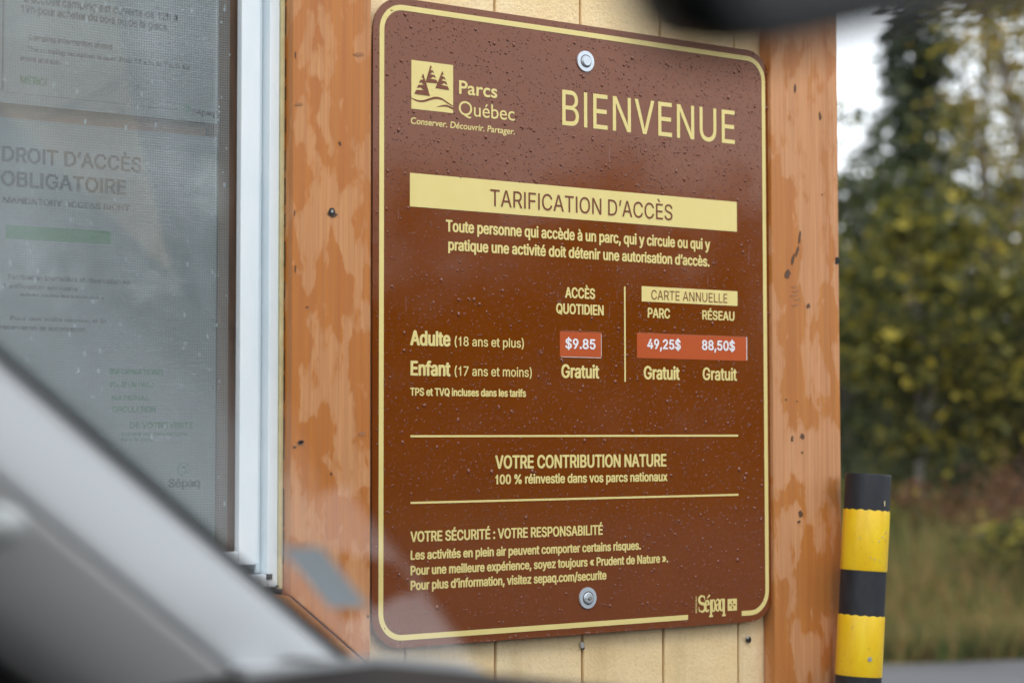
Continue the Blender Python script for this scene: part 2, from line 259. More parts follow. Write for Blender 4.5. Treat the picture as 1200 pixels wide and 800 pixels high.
# ------------------------------------------------------------------ materials
def mat(name, col=(0.5, 0.5, 0.5), rough=0.6, spec=0.5, metal=0.0, coat=0.0):
    m = bpy.data.materials.new(name)
    m.use_nodes = True
    b = m.node_tree.nodes['Principled BSDF']
    b.inputs['Base Color'].default_value = (*col, 1)
    b.inputs['Roughness'].default_value = rough
    b.inputs['Specular IOR Level'].default_value = spec
    b.inputs['Metallic'].default_value = metal
    b.inputs['Coat Weight'].default_value = coat
    return m, m.node_tree, b
def N(nt_, kind, **kw):
    n = nt_.nodes.new(kind)
    for k, v in kw.items():
        if k in n.inputs.keys():
            n.inputs[k].default_value = v
        else:
            setattr(n, k, v)
    return n
def ramp(nt_, fac, stops, interp='LINEAR'):
    r = nt_.nodes.new('ShaderNodeValToRGB')
    r.color_ramp.interpolation = interp
    els = r.color_ramp.elements
    while len(els) < len(stops):
        els.new(0.5)
    for e, (p, c) in zip(els, stops):
        e.position = p
        e.color = (*c, 1) if len(c) == 3 else c
    nt_.links.new(fac, r.inputs[0])
    return r
def coords(nt_, scale=(1, 1, 1), island=False):
    t = nt_.nodes.new('ShaderNodeTexCoord')
    m_ = nt_.nodes.new('ShaderNodeMapping')
    m_.inputs['Scale'].default_value = scale
    nt_.links.new(t.outputs['Object'], m_.inputs['Vector'])
    return m_.outputs[0]
def noise(nt_, vec, scale, detail=3, rough=0.55, dist=0.0):
    n = N(nt_, 'ShaderNodeTexNoise', Scale=scale, Detail=detail, Roughness=rough, Distortion=dist)
    nt_.links.new(vec, n.inputs['Vector'])
    return n.outputs['Fac']
def mixc(nt_, fac, a, b, mode='MIX'):
    m_ = nt_.nodes.new('ShaderNodeMixRGB')
    m_.blend_type = mode
    for i, v in enumerate((fac, a, b)):
        if isinstance(v, bpy.types.NodeSocket):
            nt_.links.new(v, m_.inputs[i])
        elif i == 0:
            m_.inputs[0].default_value = v
        else:
            m_.inputs[i].default_value = (*v, 1)
    return m_.outputs[0]
def math_(nt_, op, a, b=0.0, c=0.0):
    m_ = nt_.nodes.new('ShaderNodeMath')
    m_.operation = op
    for i, v in enumerate((a, b, c)):
        if isinstance(v, bpy.types.NodeSocket):
            nt_.links.new(v, m_.inputs[i])
        else:
            m_.inputs[i].default_value = v
    return m_.outputs[0]
def bump(nt_, b, h, strength=0.3, dist=0.001):
    n = nt_.nodes.new('ShaderNodeBump')
    n.inputs['Strength'].default_value = strength
    n.inputs['Distance'].default_value = dist
    nt_.links.new(h, n.inputs['Height'])
    nt_.links.new(n.outputs[0], b.inputs['Normal'])

# orange stained softwood, the stain worn and soaked away in long pale patches
def stained_wood(name, seed, along='z', dark=(0.45, 0.140, 0.018), light=(0.58, 0.275, 0.105), lo=0.497):
    m, t, b = mat(name, rough=0.45)
    sc = {'z': (1, 1, 0.42), 'x': (0.42, 1, 1)}[along]
    v = coords(t, sc)
    off = t.nodes.new('ShaderNodeVectorMath')
    off.operation = 'ADD'
    off.inputs[1].default_value = (seed*3.7, seed*1.3, seed*2.1)
    t.links.new(v, off.inputs[0])
    v = off.outputs[0]
    big = noise(t, v, 24, 3, 0.5, 0.4)
    small = noise(t, v, 85, 3, 0.6, 0.5)
    s = math_(t, 'ADD', math_(t, 'MULTIPLY', big, 0.80), math_(t, 'MULTIPLY', small, 0.20))
    mask = ramp(t, s, [(lo, (0, 0, 0)), (lo+0.024, (0.65, 0.65, 0.65)), (lo+0.06, (1, 1, 1))])
    vg = coords(t, {'z': (1, 1, 0.02), 'x': (0.02, 1, 1)}[along])
    grain = noise(t, vg, 260, 4, 0.65)
    g2 = noise(t, vg, 60, 3, 0.6, 0.5)
    dk = mixc(t, ramp(t, g2, [(0.35, (0, 0, 0)), (0.65, (1, 1, 1))]).outputs[0], dark, tuple(min(1, c*k) for c, k in zip(dark, (1.12, 1.25, 1.3))))
    lt = mixc(t, ramp(t, g2, [(0.35, (0, 0, 0)), (0.65, (1, 1, 1))]).outputs[0], light, tuple(c*k for c, k in zip(light, (0.95, 0.86, 0.8))))
    col = mixc(t, mask.outputs[0], dk, lt)
    col = mixc(t, math_(t, 'MULTIPLY', ramp(t, grain, [(0.35, (1, 1, 1)), (0.6, (0, 0, 0))]).outputs[0], 0.38), col, (0.30, 0.11, 0.04))
    streak = ramp(t, noise(t, vg, 26, 2, 0.5), [(0.68, (0, 0, 0)), (0.75, (1, 1, 1))])
    col = mixc(t, math_(t, 'MULTIPLY', streak.outputs[0], 0.25), col, (0.33, 0.12, 0.04))
    t.links.new(col, b.inputs['Base Color'])
    t.links.new(ramp(t, mask.outputs[0], [(0, (0.38, 0.38, 0.38)), (1, (0.6, 0.6, 0.6))]).outputs[0], b.inputs['Roughness'])
    bump(t, b, math_(t, 'ADD', grain, math_(t, 'MULTIPLY', mask.outputs[0], -0.35)), 0.35, 0.0006)
    return m
M_woodL = stained_wood('stained wood left', 1)
M_woodR = stained_wood('stained wood right', 5, dark=(0.45, 0.152, 0.028), light=(0.59, 0.295, 0.132), lo=0.485)
M_woodX = stained_wood('stained wood sill board', 3, 'x')

def cladding_mat(name, seed):
    m, t, b = mat(name, rough=0.7)
    v = coords(t, (1, 1, 1))
    off = t.nodes.new('ShaderNodeVectorMath')
    off.operation = 'ADD'
    off.inputs[1].default_value = (seed, seed*2, seed*3)
    t.links.new(v, off.inputs[0])
    v = off.outputs[0]
    n1 = noise(t, v, 240, 3, 0.65)
    n2 = noise(t, v, 9, 3, 0.6)
    n3 = noise(t, v, 150, 3, 0.6, 0.3)
    col = mixc(t, ramp(t, n2, [(0.35, (0, 0, 0)), (0.7, (1, 1, 1))]).outputs[0], (0.86, 0.63, 0.33), (0.93, 0.74, 0.45))
    drt = noise(t, coords(t, (1, 1, 0.25)), 16, 5, 0.7)
    col = mixc(t, math_(t, 'MULTIPLY', ramp(t, drt, [(0.52, (0, 0, 0)), (0.75, (1, 1, 1))]).outputs[0], 0.45), col, (0.52, 0.36, 0.17))
    col = mixc(t, math_(t, 'MULTIPLY', ramp(t, n1, [(0.52, (0, 0, 0)), (0.68, (1, 1, 1))]).outputs[0], 0.30), col, (0.60, 0.42, 0.20))
    t.links.new(col, b.inputs['Base Color'])
    bump(t, b, math_(t, 'ADD', n1, math_(t, 'MULTIPLY', n3, 0.9)), 0.8, 0.0015)
    return m
M_clad = [cladding_mat('cream painted board %d' % i, 1.7*i+0.4) for i in range(3)]

# glossy brown sign face, wet
M_sign, t, b = mat('brown sign face', (0.2, 0.04, 0.001), 0.05, 0.52)
v = coords(t)
n = noise(t, v, 14, 4, 0.6)
t.links.new(mixc(t, n, (0.150, 0.0315, 0.0001), (0.190, 0.042, 0.0002)), b.inputs['Base Color'])
t.links.new(ramp(t, noise(t, v, 30, 4, 0.6), [(0.3, (0.035,)*3), (0.8, (0.09,)*3)]).outputs[0], b.inputs['Roughness'])
bump(t, b, noise(t, v, 55, 4, 0.6), 0.10, 0.0005)
M_drop, t, b = mat('rain drop on brown', (0.17, 0.038, 0.009), 0.02, 0.6)
b.inputs['Coat Weight'].default_value = 0.3
b.inputs['Coat Roughness'].default_value = 0.02
M_cream, t, b = mat('cream lettering vinyl', (0.76, 0.62, 0.235), 0.3, 0.4)
v = coords(t)
t.links.new(mixc(t, noise(t, v, 25, 3), (0.72, 0.585, 0.21), (0.80, 0.665, 0.27)), b.inputs['Base Color'])
M_brownprint, _, _ = mat('brown lettering', (0.17, 0.040, 0.010), 0.35)
M_orange, t, b = mat('orange price sticker', (0.56, 0.10, 0.006), 0.35, 0.5)
v = coords(t)
spk = ramp(t, noise(t, v, 420, 2), [(0.70, (0, 0, 0)), (0.76, (1, 1, 1))])
t.links.new(mixc(t, spk.outputs[0], (0.46, 0.068, 0.0005), (0.78, 0.24, 0.005)), b.inputs['Base Color'])
M_whiteprint, _, _ = mat('white lettering', (0.82, 0.80, 0.82), 0.5)
M_tapeclear, _, _ = mat('sticker edge tape', (0.42, 0.16, 0.09), 0.25)
M_zinc, t, b = mat('zinc washer', (0.62, 0.68, 0.74), 0.35, 0.5, 0.55)
M_zincd, _, _ = mat('dull steel bolt', (0.36, 0.35, 0.33), 0.4, 0.5, 0.6)
M_black, _, _ = mat('black gap', (0.012, 0.011, 0.010), 0.8)
M_knot, t, b = mat('dark knot', (0.10, 0.045, 0.02), 0.6)
M_nail, _, _ = mat('blackened nail', (0.03, 0.028, 0.03), 0.4, 0.5, 0.6)
M_galv, _, _ = mat('bright nail head', (0.7, 0.7, 0.68), 0.3, 0.5, 0.8)

M_vinyl, t, b = mat('white vinyl', (0.74, 0.80, 0.84), 0.35, 0.5)
v = coords(t, (1, 1, 0.35))
t.links.new(mixc(t, ramp(t, noise(t, v, 22, 5, 0.65), [(0.35, (0, 0, 0)), (0.75, (1, 1, 1))]).outputs[0], (0.72, 0.80, 0.85), (0.82, 0.87, 0.90)), b.inputs['Base Color'])
M_caulk, t, b = mat('yellowed caulk', (0.62, 0.53, 0.27), 0.6)
v = coords(t)
t.links.new(mixc(t, noise(t, v, 60, 4), (0.42, 0.34, 0.15), (0.72, 0.64, 0.38)), b.inputs['Base Color'])
M_grime, _, _ = mat('black grime', (0.03, 0.026, 0.02), 0.9)
M_innerframe, t, b = mat('brown inner frame', (0.10, 0.065, 0.04), 0.6)
v = coords(t, (1, 1, 0.2))
t.links.new(mixc(t, noise(t, v, 90, 4), (0.05, 0.035, 0.028), (0.22, 0.13, 0.08)), b.inputs['Base Color'])
M_paper, t, b = mat('white paper', (0.74, 0.78, 0.80), 0.8)
v = coords(t)
t.links.new(mixc(t, ramp(t, noise(t, v, 9, 3), [(0.3, (0, 0, 0)), (0.7, (1, 1, 1))]).outputs[0], (0.42, 0.48, 0.49), (0.64, 0.70, 0.70)), b.inputs['Base Color'])
M_ink, _, _ = mat('dark ink', (0.02, 0.02, 0.03), 0.7)
M_greenink, _, _ = mat('green ink', (0.02, 0.30, 0.08), 0.7)
M_greenbar, _, _ = mat('green printed bar', (0.10, 0.42, 0.17), 0.7)
M_wire, t, b = mat('grey screen wire', (0.19, 0.215, 0.215), 0.6, 0.3)
M_room, _, _ = mat('booth interior panel', (0.33, 0.20, 0.12), 0.8)
M_asphaltroof, _, _ = mat('booth roofing', (0.06, 0.06, 0.06), 0.9)

def thin_glass(name, tint=(1, 1, 1), scale=1.8, rough=0.0, base=0.04):
    m = bpy.data.materials.new(name)
    m.use_nodes = True
    t_ = m.node_tree
    t_.nodes.clear()
    out = t_.nodes.new('ShaderNodeOutputMaterial')
    tr = t_.nodes.new('ShaderNodeBsdfTransparent')
    tr.inputs[0].default_value = (*tint, 1)
    gl = t_.nodes.new('ShaderNodeBsdfGlossy')
    gl.inputs['Roughness'].default_value = rough
    lw = t_.nodes.new('ShaderNodeLayerWeight')
    lw.inputs['Blend'].default_value = 0.5
    f5 = math_(t_, 'POWER', lw.outputs['Facing'], 5.0)
    f = math_(t_, 'MULTIPLY', math_(t_, 'MULTIPLY_ADD', f5, 1-base, base), scale)
    f = math_(t_, 'MINIMUM', f, 1.0)
    mx_ = t_.nodes.new('ShaderNodeMixShader')
    t_.links.new(f, mx_.inputs[0])
    t_.links.new(tr.outputs[0], mx_.inputs[1])
    t_.links.new(gl.outputs[0], mx_.inputs[2])
    t_.links.new(mx_.outputs[0], out.inputs[0])
    return m
M_pane = thin_glass('window pane', (0.90, 0.92, 0.94), 1.8)
M_wind = thin_glass('windshield glass', (0.97, 0.985, 0.98), 1.65)

M_trimL, t, b = mat('light grey pillar trim', (0.50, 0.52, 0.54), 0.75, 0.3)
M_trimD, t, b = mat('grey cloth pillar trim', (0.52, 0.52, 0.53), 0.8, 0.3)
M_rubber, _, _ = mat('black rubber', (0.018, 0.017, 0.017), 0.6, 0.3)
M_dash, _, _ = mat('dark dashboard plastic', (0.014, 0.011, 0.011), 0.7, 0.3)
M_mirror, _, _ = mat('black mirror housing', (0.012, 0.013, 0.014), 0.3, 0.4)
M_mirrorg, _, _ = mat('mirror glass', (0.75, 0.78, 0.8), 0.03, 0.5, 1.0)
M_headliner, _, _ = mat('charcoal headliner', (0.025, 0.025, 0.025), 0.9)
M_carpaint, _, _ = mat('black car paint', (0.012, 0.013, 0.016), 0.25, 0.6, 0.0, 1.0)
M_patch, t, b = mat('grey windshield patch', (0.50, 0.55, 0.58), 0.6)
tl_ = t.nodes.new('ShaderNodeBsdfTranslucent')
tl_.inputs[0].default_value = (0.20, 0.225, 0.24, 1)
mx_ = t.nodes.new('ShaderNodeMixShader')
mx_.inputs[0].default_value = 0.75
t.links.new(b.outputs[0], mx_.inputs[1])
t.links.new(tl_.outputs[0], mx_.inputs[2])
t.links.new(mx_.outputs[0], t.nodes['Material Output'].inputs[0])
M_tyre, _, _ = mat('tyre rubber', (0.02, 0.02, 0.02), 0.8)
M_rim, _, _ = mat('alloy rim', (0.5, 0.5, 0.52), 0.35, 0.5, 0.9)

M_byellow, t, b = mat('yellow bollard sleeve', (0.80, 0.50, 0.012), 0.32, 0.5)
v = coords(t)
c_ = mixc(t, ramp(t, noise(t, coords(t, (1, 1, 0.4)), 30, 4), [(0.3, (0, 0, 0)), (0.7, (1, 1, 1))]).outputs[0], (0.78, 0.46, 0.002), (0.86, 0.60, 0.01))
c_ = mixc(t, math_(t, 'MULTIPLY', ramp(t, noise(t, coords(t, (1, 1, 0.12)), 55, 4, 0.7), [(0.55, (0, 0, 0)), (0.72, (1, 1, 1))]).outputs[0], 0.35), c_, (0.50, 0.30, 0.02))
c_ = mixc(t, math_(t, 'MULTIPLY', ramp(t, noise(t, v, 160, 3), [(0.62, (0, 0, 0)), (0.72, (1, 1, 1))]).outputs[0], 0.5), c_, (0.40, 0.24, 0.03))
t.links.new(c_, b.inputs['Base Color'])
M_bblack, t, b = mat('black bollard tube', (0.01, 0.012, 0.016), 0.45, 0.3)
v = coords(t, (1, 1, 0.5))
t.links.new(mixc(t, ramp(t, noise(t, v, 60, 4), [(0.4, (0, 0, 0)), (0.75, (1, 1, 1))]).outputs[0], (0.006, 0.008, 0.012), (0.016, 0.019, 0.026)), b.inputs['Base Color'])
M_scuff, _, _ = mat('pale scuff', (0.55, 0.45, 0.28), 0.7)

# ------------------------------------------------------------------ ground, road
M_ground, t, b = mat('wet grass and soil', rough=0.95)
v = coords(t)
n1 = noise(t, v, 0.9, 5, 0.65)
n2 = noise(t, v, 7, 4, 0.7)
c_ = mixc(t, ramp(t, n1, [(0.35, (0, 0, 0)), (0.65, (1, 1, 1))]).outputs[0], (0.10, 0.115, 0.03), (0.22, 0.16, 0.06))
c_ = mixc(t, math_(t, 'MULTIPLY', n2, 0.5), c_, (0.05, 0.035, 0.02))
t.links.new(c_, b.inputs['Base Color'])
bump(t, b, n2, 0.6, 0.05)
bm = bmesh.new()
bmesh.ops.create_grid(bm, x_segments=40, y_segments=40, size=600)
bm_obj('ground', bm, M_ground, kind='structure')

M_road, t, b = mat('wet asphalt', rough=0.75)
v = coords(t)
n1 = noise(t, v, 180, 3, 0.7)
n2 = noise(t, v, 1.5, 4, 0.6)
c_ = mixc(t, n1, (0.05, 0.05, 0.055), (0.14, 0.14, 0.15))
c_ = mixc(t, math_(t, 'MULTIPLY', ramp(t, n2, [(0.4, (0, 0, 0)), (0.7, (1, 1, 1))]).outputs[0], 0.4), c_, (0.035, 0.035, 0.038))
t.links.new(c_, b.inputs['Base Color'])
bump(t, b, n1, 0.4, 0.004)
E0, E1 = PG(1040, 780), PG(1200, 773)
ed = (E1-E0)
ed.z = 0
ed.normalize()
en = Vector((-ed.y, ed.x, 0))
if en.dot(FWD) < 0:
    en = -en
bm = bmesh.new()
P = []
K = 60
for k in range(K+1):
    s_ = -30 + 60*k/K
    j = random.uniform(-0.06, 0.06)
    P.append(E0 + ed*s_ + en*j)
far = [bm.verts.new((p.x, p.y, 0.004)) for p in P]
near = [bm.verts.new((p.x-en.x*22, p.y-en.y*22, 0.004)) for p in P]
for k in range(K):
    bm.faces.new((near[k], near[k+1], far[k+1], far[k]))
bm_obj('road', bm, M_road, kind='structure')

# ------------------------------------------------------------------ ticket booth
booth = thing('ticket_booth', 'small wooden ticket booth clad in cream boards with orange stained trim', 'building', (0, 0, 0))
YC = 0.014      # front of the cream boards
YT = -0.012     # front of the orange trim
YS = -0.0045    # front of the sign panel
XL0, _ = PX(342, 400, YT)      # left trim, left edge
XL1, _ = PX(434.3, 400, YT)
XR0, _ = PX(905.5, 400, YT)
XR1, _ = PX(973, 400, YT)
XR2, _ = PX(983.5, 400, YT+0.004)
ZTOP, ZBOT = 2.45, 0.12

# backing walls (behind the boards), with the hole for the window
WY0, WY1 = YC+0.022, YC+0.11
WX1 = XL0-0.0040                       # right edge of window opening
WX0 = WX1 - 1.05
_, WZ0 = PX(322, 687, YC)              # bottom of window
WZ1 = WZ0 + 1.15
bm = bmesh.new()
box(bm, WX1+0.002, XR2-0.008, WY0, WY1, ZBOT, ZTOP)
bm_obj('wall_panel', bm, M_room, booth)
bm = bmesh.new()
box(bm, WX0-1.2, WX0-0.002, WY0, WY1, ZBOT, ZTOP)
bm_obj('wall_panel', bm, M_room, booth)
bm = bmesh.new()
box(bm, WX0, WX1, WY0, WY1, ZBOT, WZ0-0.002)
bm_obj('wall_panel', bm, M_room, booth)
bm = bmesh.new()
box(bm, WX0, WX1, WY0, WY1, WZ1+0.002, ZTOP)
bm_obj('wall_panel', bm, M_room, booth)
XB0 = WX0-1.2
bm = bmesh.new()
box(bm, XR2-0.10, XR2-0.010, WY1+0.001, 2.4, ZBOT, ZTOP)
bm_obj('side_wall', bm, M_clad[0], booth)
bm = bmesh.new()
box(bm, XB0, XB0+0.09, WY1+0.001, 2.4, ZBOT, ZTOP)
bm_obj('side_wall', bm, M_clad[0], booth)
bm = bmesh.new()
box(bm, XB0, XR2-0.010, 2.401, 2.49, ZBOT, ZTOP)
bm_obj('back_wall', bm, M_clad[0], booth)
bm = bmesh.new()
box(bm, XB0, XR2-0.010, WY0, 2.49, 0.0, ZBOT-0.001)
bm_obj('base_slab', bm, M_road, booth)
bm = bmesh.new()
box(bm, XB0-0.15, XR2+0.12, -0.10, 2.65, ZTOP+0.001, ZTOP+0.12)
bm_obj('roof', bm, M_asphaltroof, booth)

def board(name, x0, x1, y0, y1, z0, z1, m, bev=0.0015):
    """one vertical board whose edges wander a little; origin at its own middle so its grain differs"""
    bm_ = bmesh.new()
    cx, cz = (x0+x1)/2, (z0+z1)/2
    vs = box(bm_, x0-cx, x1-cx, y0, y1, z0-cz, z1-cz)
    bevel(bm_, bev, 2)
    o_ = bm_obj(name, bm_, m, booth)
    o_.location = (cx, 0, cz)
    return o_
# the cream boards behind and around the sign: joints measured at the top and the bottom of the sign
joints_top = [(475, -2), (580, 8), (679, 22), (773, 35), (860, 52)]
joints_bot = [(477.5, 765), (582.5, 765), (685.5, 765), (780, 760), (867.5, 745)]
edges = [XL1-0.03]
for (a, b_), (c, d) in zip(joints_top, joints_bot):
    xa, _ = PX(a, b_, YC)
    xb, _ = PX(c, d, YC)
    edges.append((xa+xb)/2)
edges.append(XR0+0.03)
for i, (a, b_) in enumerate(zip(edges, edges[1:])):
    g0 = 0.0019 if i else 0.0
    g1 = 0.0019 if i < 5 else 0.0
    dy = random.uniform(0, 0.0025)
    board('cladding_board', a+g0, b_-g1, YC+dy, YC+0.020, ZBOT, ZTOP-0.002, M_clad[i % 3], 0.0022)
# rest of the cladding, left of the window and below it
x = WX0-0.10
while x > XB0+0.02:
    xn = max(XB0, x-0.125)
    board('cladding_board', xn+0.002, x-0.002, YC+random.uniform(0, 0.002), YC+0.020, ZBOT, ZTOP-0.002, M_clad[random.randrange(3)])
    x = xn
x = XL1-0.03
_, ZSB = PX(434, 775, YT)       # lower edge of the mitre
SB = WZ0-(0.145)                # lower edge of the bottom trim board
while x > WX0-0.10+0.02:
    xn = max(WX0-0.10, x-0.125)
    board('cladding_board', xn+0.002, x-0.002, YC+random.uniform(0, 0.002), YC+0.020, ZBOT, SB+0.02, M_clad[random.randrange(3)])
    x = xn
# black sheet added behind the boards so that the joints look dark
bm = bmesh.new()
box(bm, XL1-0.02, XR0+0.02, YC+0.0205, YC+0.0215, ZBOT, ZTOP-0.01)
bm_obj('dark_joint_backing', bm, M_black, booth)

# left trim board with a mitred foot, and the board under the window
def trim_poly(name, poly, m, y0=YT, y1=YC-0.0005, bev=0.0012):
    bm_ = bmesh.new()
    cx = sum(p[0] for p in poly)/len(poly)
    cz = sum(p[1] for p in poly)/len(poly)
    prism_xz(bm_, [(p[0]-cx, p[1]-cz) for p in poly], y0, y1)
    bevel(bm_, bev, 2)
    o_ = bm_obj(name, bm_, m, booth)
    o_.location = (cx, 0, cz)
    return o_
_, ZM0 = PX(340, 697, YT)
_, ZM1 = PX(434, 778, YT)
trim_poly('trim_board', [(XL0, ZM0), (XL1, ZM1), (XL1, ZTOP-0.02), (XL0, ZTOP-0.02)], M_woodL)
trim_poly('trim_board', [(WX0-0.10, ZM1), (XL1-0.0015, ZM1-0.0015), (XL0-0.0015, ZM0-0.0015), (XL0-0.010, ZM0+0.001), (WX0-0.10, ZM0+0.001)], M_woodX)
trim_poly('trim_board', [(WX0-0.10, ZM0+0.004), (WX0-0.002, ZM0+0.004), (WX0-0.002, ZTOP-0.02), (WX0-0.10, ZTOP-0.02)], M_woodL)
trim_poly('trim_board', [(WX0+0.0, WZ1+0.004), (XL0-0.002, WZ1+0.004), (XL0-0.002, ZTOP-0.02), (WX0+0.0, ZTOP-0.02)], M_woodX)
# right corner: a wide board and the edge of the side board beside it
trim_poly('corner_board', [(XR0, ZBOT), (XR1, ZBOT), (XR1, ZTOP-0.02), (XR0, ZTOP-0.02)], M_woodR, YT, YC-0.0005, 0.0015)
o = trim_poly('corner_board', [(XR1+0.0014, ZBOT), (XR2, ZBOT), (XR2, ZTOP-0.02), (XR1+0.0014, ZTOP-0.02)], M_woodR, YT+0.003, 0.16, 0.0015)
bm = bmesh.new()
box(bm, XR1-0.004, XR1+0.006, YT+0.006, YC, ZBOT+0.01, ZTOP-0.03)
bm_obj('corner_joint', bm, M_black, booth)

# nails, knots and checks in the boards
def blob(name, px, py, wpx, hpx, m, Y, tilt=0.0, rim=None, depth=0.0007, parent=None, jag=0.25):
    cx, cz = PX(px, py, Y)
    x1, _ = PX(px+wpx/2, py, Y)
    _, z1 = PX(px, py-hpx/2, Y)
    rx, rz = x1-cx, z1-cz
    bm_ = bmesh.new()
    n_ = 12
    vs = []
    for k in range(n_):
        a = 2*math.pi*k/n_
        q = 1+random.uniform(-jag, jag)
        u, v_ = rx*math.cos(a)*q, rz*math.sin(a)*q
        u, v_ = u*math.cos(tilt)-v_*math.sin(tilt), u*math.sin(tilt)+v_*math.cos(tilt)
        vs.append((u, v_))
    prism_xz(bm_, vs, -depth, 0.0)
    o_ = bm_obj(name, bm_, m, parent or booth)
    o_.location = (cx, Y-0.0001, cz)
    return o_
blob('knot', 389, 251, 11, 9, M_knot, YT, depth=0.0004)
blob('screw', 388.5, 248, 7, 9, M_nail, YT, depth=0.0015, jag=0.05)
blob('screw_head', 389, 247.5, 3, 4, M_zincd, YT-0.0016, depth=0.0008, jag=0.05)
for px, py, a, b_, tl in ((398, 168, 3, 5, 0.5), (388, 555, 2.5, 4, 0), (352, 518, 7, 5, 0), (345, 524, 4, 3, 0), (360, 360, 3, 2, 0), (346, 315, 1.5, 8, 0), (345, 250, 1.5, 7, 0), (346, 65, 1.5, 8, 0), (431, 722, 3, 4, 0)):
    blob('knot', px, py, a, b_, M_knot, YT, tl)
for px, py, a, b_, tl in ((934, 295, 2.5, 14, -0.35), (929, 304, 3, 14, -0.3), (923, 321, 6, 11, -0.5), (937, 278, 2, 16, -0.15), (947, 358, 4, 6, -0.3), (931.5, 104, 2.5, 9, 0), (940, 511, 5, 7, 0), (928, 514, 2.5, 7, 0), (938, 602, 5, 8, 0), (936, 611, 4, 3, 0.3), (963, 228, 2, 2, 0), (921, 468, 2, 2, 0), (934, 470, 1.5, 1.5, 0), (961, 136, 3, 9, 0.2), (940, 530, 2, 3, 0)):
    blob('knot', px, py, a, b_, M_knot, YT, tl)
M_softknot, _, _ = mat('brown knot ring', (0.34, 0.14, 0.05), 0.55)
for px, py in ((931, 336), (933, 341), (930, 346), (934, 351), (932, 357)):
    blob('knot_ring', px, py, 8, 2.2, M_softknot, YT, 0.15)
for px, py, a, b_ in ((350, 122, 9, 4), (420, 64, 12, 5), (352, 519, 9, 6), (424, 508, 9, 5)):
    blob('knot_ring', px, py, a, b_, M_softknot, YT, 0.1)
blob('notch', 981, 306, 5, 9, M_black, YT+0.003)
blob('nail', 681, 755, 4, 8, M_galv, YC-0.0002, 0.3, depth=0.003, jag=0.1)
blob('nail', 682.5, 759, 3, 5, M_nail, YC-0.0002, 0.3, depth=0.002)
blob('nail', 876.5, 748.5, 4.5, 7, M_nail, YC-0.0002, 0.3, depth=0.003)
blob('nail', 875.6, 746.5, 3, 3.5, M_galv, YC-0.0035, 0.0, depth=0.001)
blob('nail', 452, 782, 6, 6, M_nail, YC-0.0002, 0.3, depth=0.003)

# ------------------------------------------------------------------ window of the booth
win = bpy.data.objects.new('window', None)
C.objects.link(win)
win.parent = booth
YF = YC-0.002
def vstrip(name, x0, x1, y0, y1, z0, z1, m, bev=0.0015, par=win):
    bm_ = bmesh.new()
    box(bm_, x0, x1, y0, y1, z0, z1)
    if bev:
        bevel(bm_, bev, 2)
    return bm_obj(name, bm_, m, par)
xa = WX1
xb, _ = PX(315, 400, YF)
# outer frame flange: right jamb, sill, head, left jamb
_, zs = PX(322, 672, YF)
vstrip('frame', xb, xa-0.0025, YF, YF+0.09, WZ0, WZ1, M_vinyl)
vstrip('frame', WX0, WX0+0.02, YF, YF+0.09, WZ0, WZ1, M_vinyl)
vstrip('sill', WX0+0.0205, xb-0.0005, YF-0.001, YF+0.09, WZ0+0.0008, zs, M_vinyl)
vstrip('frame', WX0+0.0205, xb-0.0005, YF, YF+0.09, WZ1-0.02, WZ1, M_vinyl)
vstrip('caulk', xa-0.0022, xa+0.0028, YF-0.0045, YF+0.01, WZ0-0.003, WZ1, M_caulk, 0.001)
# second step of the frame and the screen frame in front of the pane
Y2 = YF+0.020
xc, _ = PX(300.5, 400, Y2)
vstrip('frame', xc, xb-0.0006, Y2, Y2+0.05, zs+0.0006, WZ1-0.0206, M_vinyl, 0.0012)
Y3 = YF+0.011
xd, _ = PX(281.5, 400, Y3)
vstrip('screen_frame', xd, xc-0.0006, Y3, Y3+0.014, zs+0.0125, WZ1-0.0212, M_vinyl, 0.0015)
vstrip('screen_frame', WX0+0.021, xd-0.0005, Y3, Y3+0.014, zs+0.0125, zs+0.030, M_vinyl, 0.0015)
vstrip('sash_stile', xd-0.0285, xd-0.0180, Y3+0.034, Y3+0.06, zs+0.013, WZ1-0.022, M_innerframe, 0.001)
vstrip('sash_stile', xd-0.0178, xd+0.010, Y3+0.028, Y3+0.06, zs+0.013, WZ1-0.022, M_innerframe, 0.001)
# weep hole, sill grime
bm = bmesh.new()
xw, zw = PX(307, 669, Y2)
box(bm, xw-0.0045, xw+0.004, YF-0.0016, YF+0.004, WZ0+0.010, WZ0+0.017)
bm_obj('weep_hole', bm, M_black, win)
for px, py, a, b_ in ((322, 690, 13, 4), (331, 688, 8, 6), (334, 682, 5, 3), (326, 686, 6, 3)):
    blob('grime', px, py, a, b_, M_grime, YF-0.002, random.uniform(-0.3, 0.3), parent=booth, jag=0.45)
bm = bmesh.new()
for k in range(26):
    z0 = WZ0 + 0.02 + k*0.043 + random.uniform(0, 0.02)
    box(bm, xa+0.0029, xa+0.0029+random.uniform(0.0004, 0.001), YF-0.0052, YF+0.02, z0, z0+random.uniform(0.01, 0.045))
bm_obj('grime_line', bm, M_grime, booth, kind='stuff')
# glass pane
YG = Y3+0.030
vstrip('pane', WX0+0.021, xd+0.002, YG, YG+0.0004, zs+0.010, WZ1-0.021, M_pane, 0)
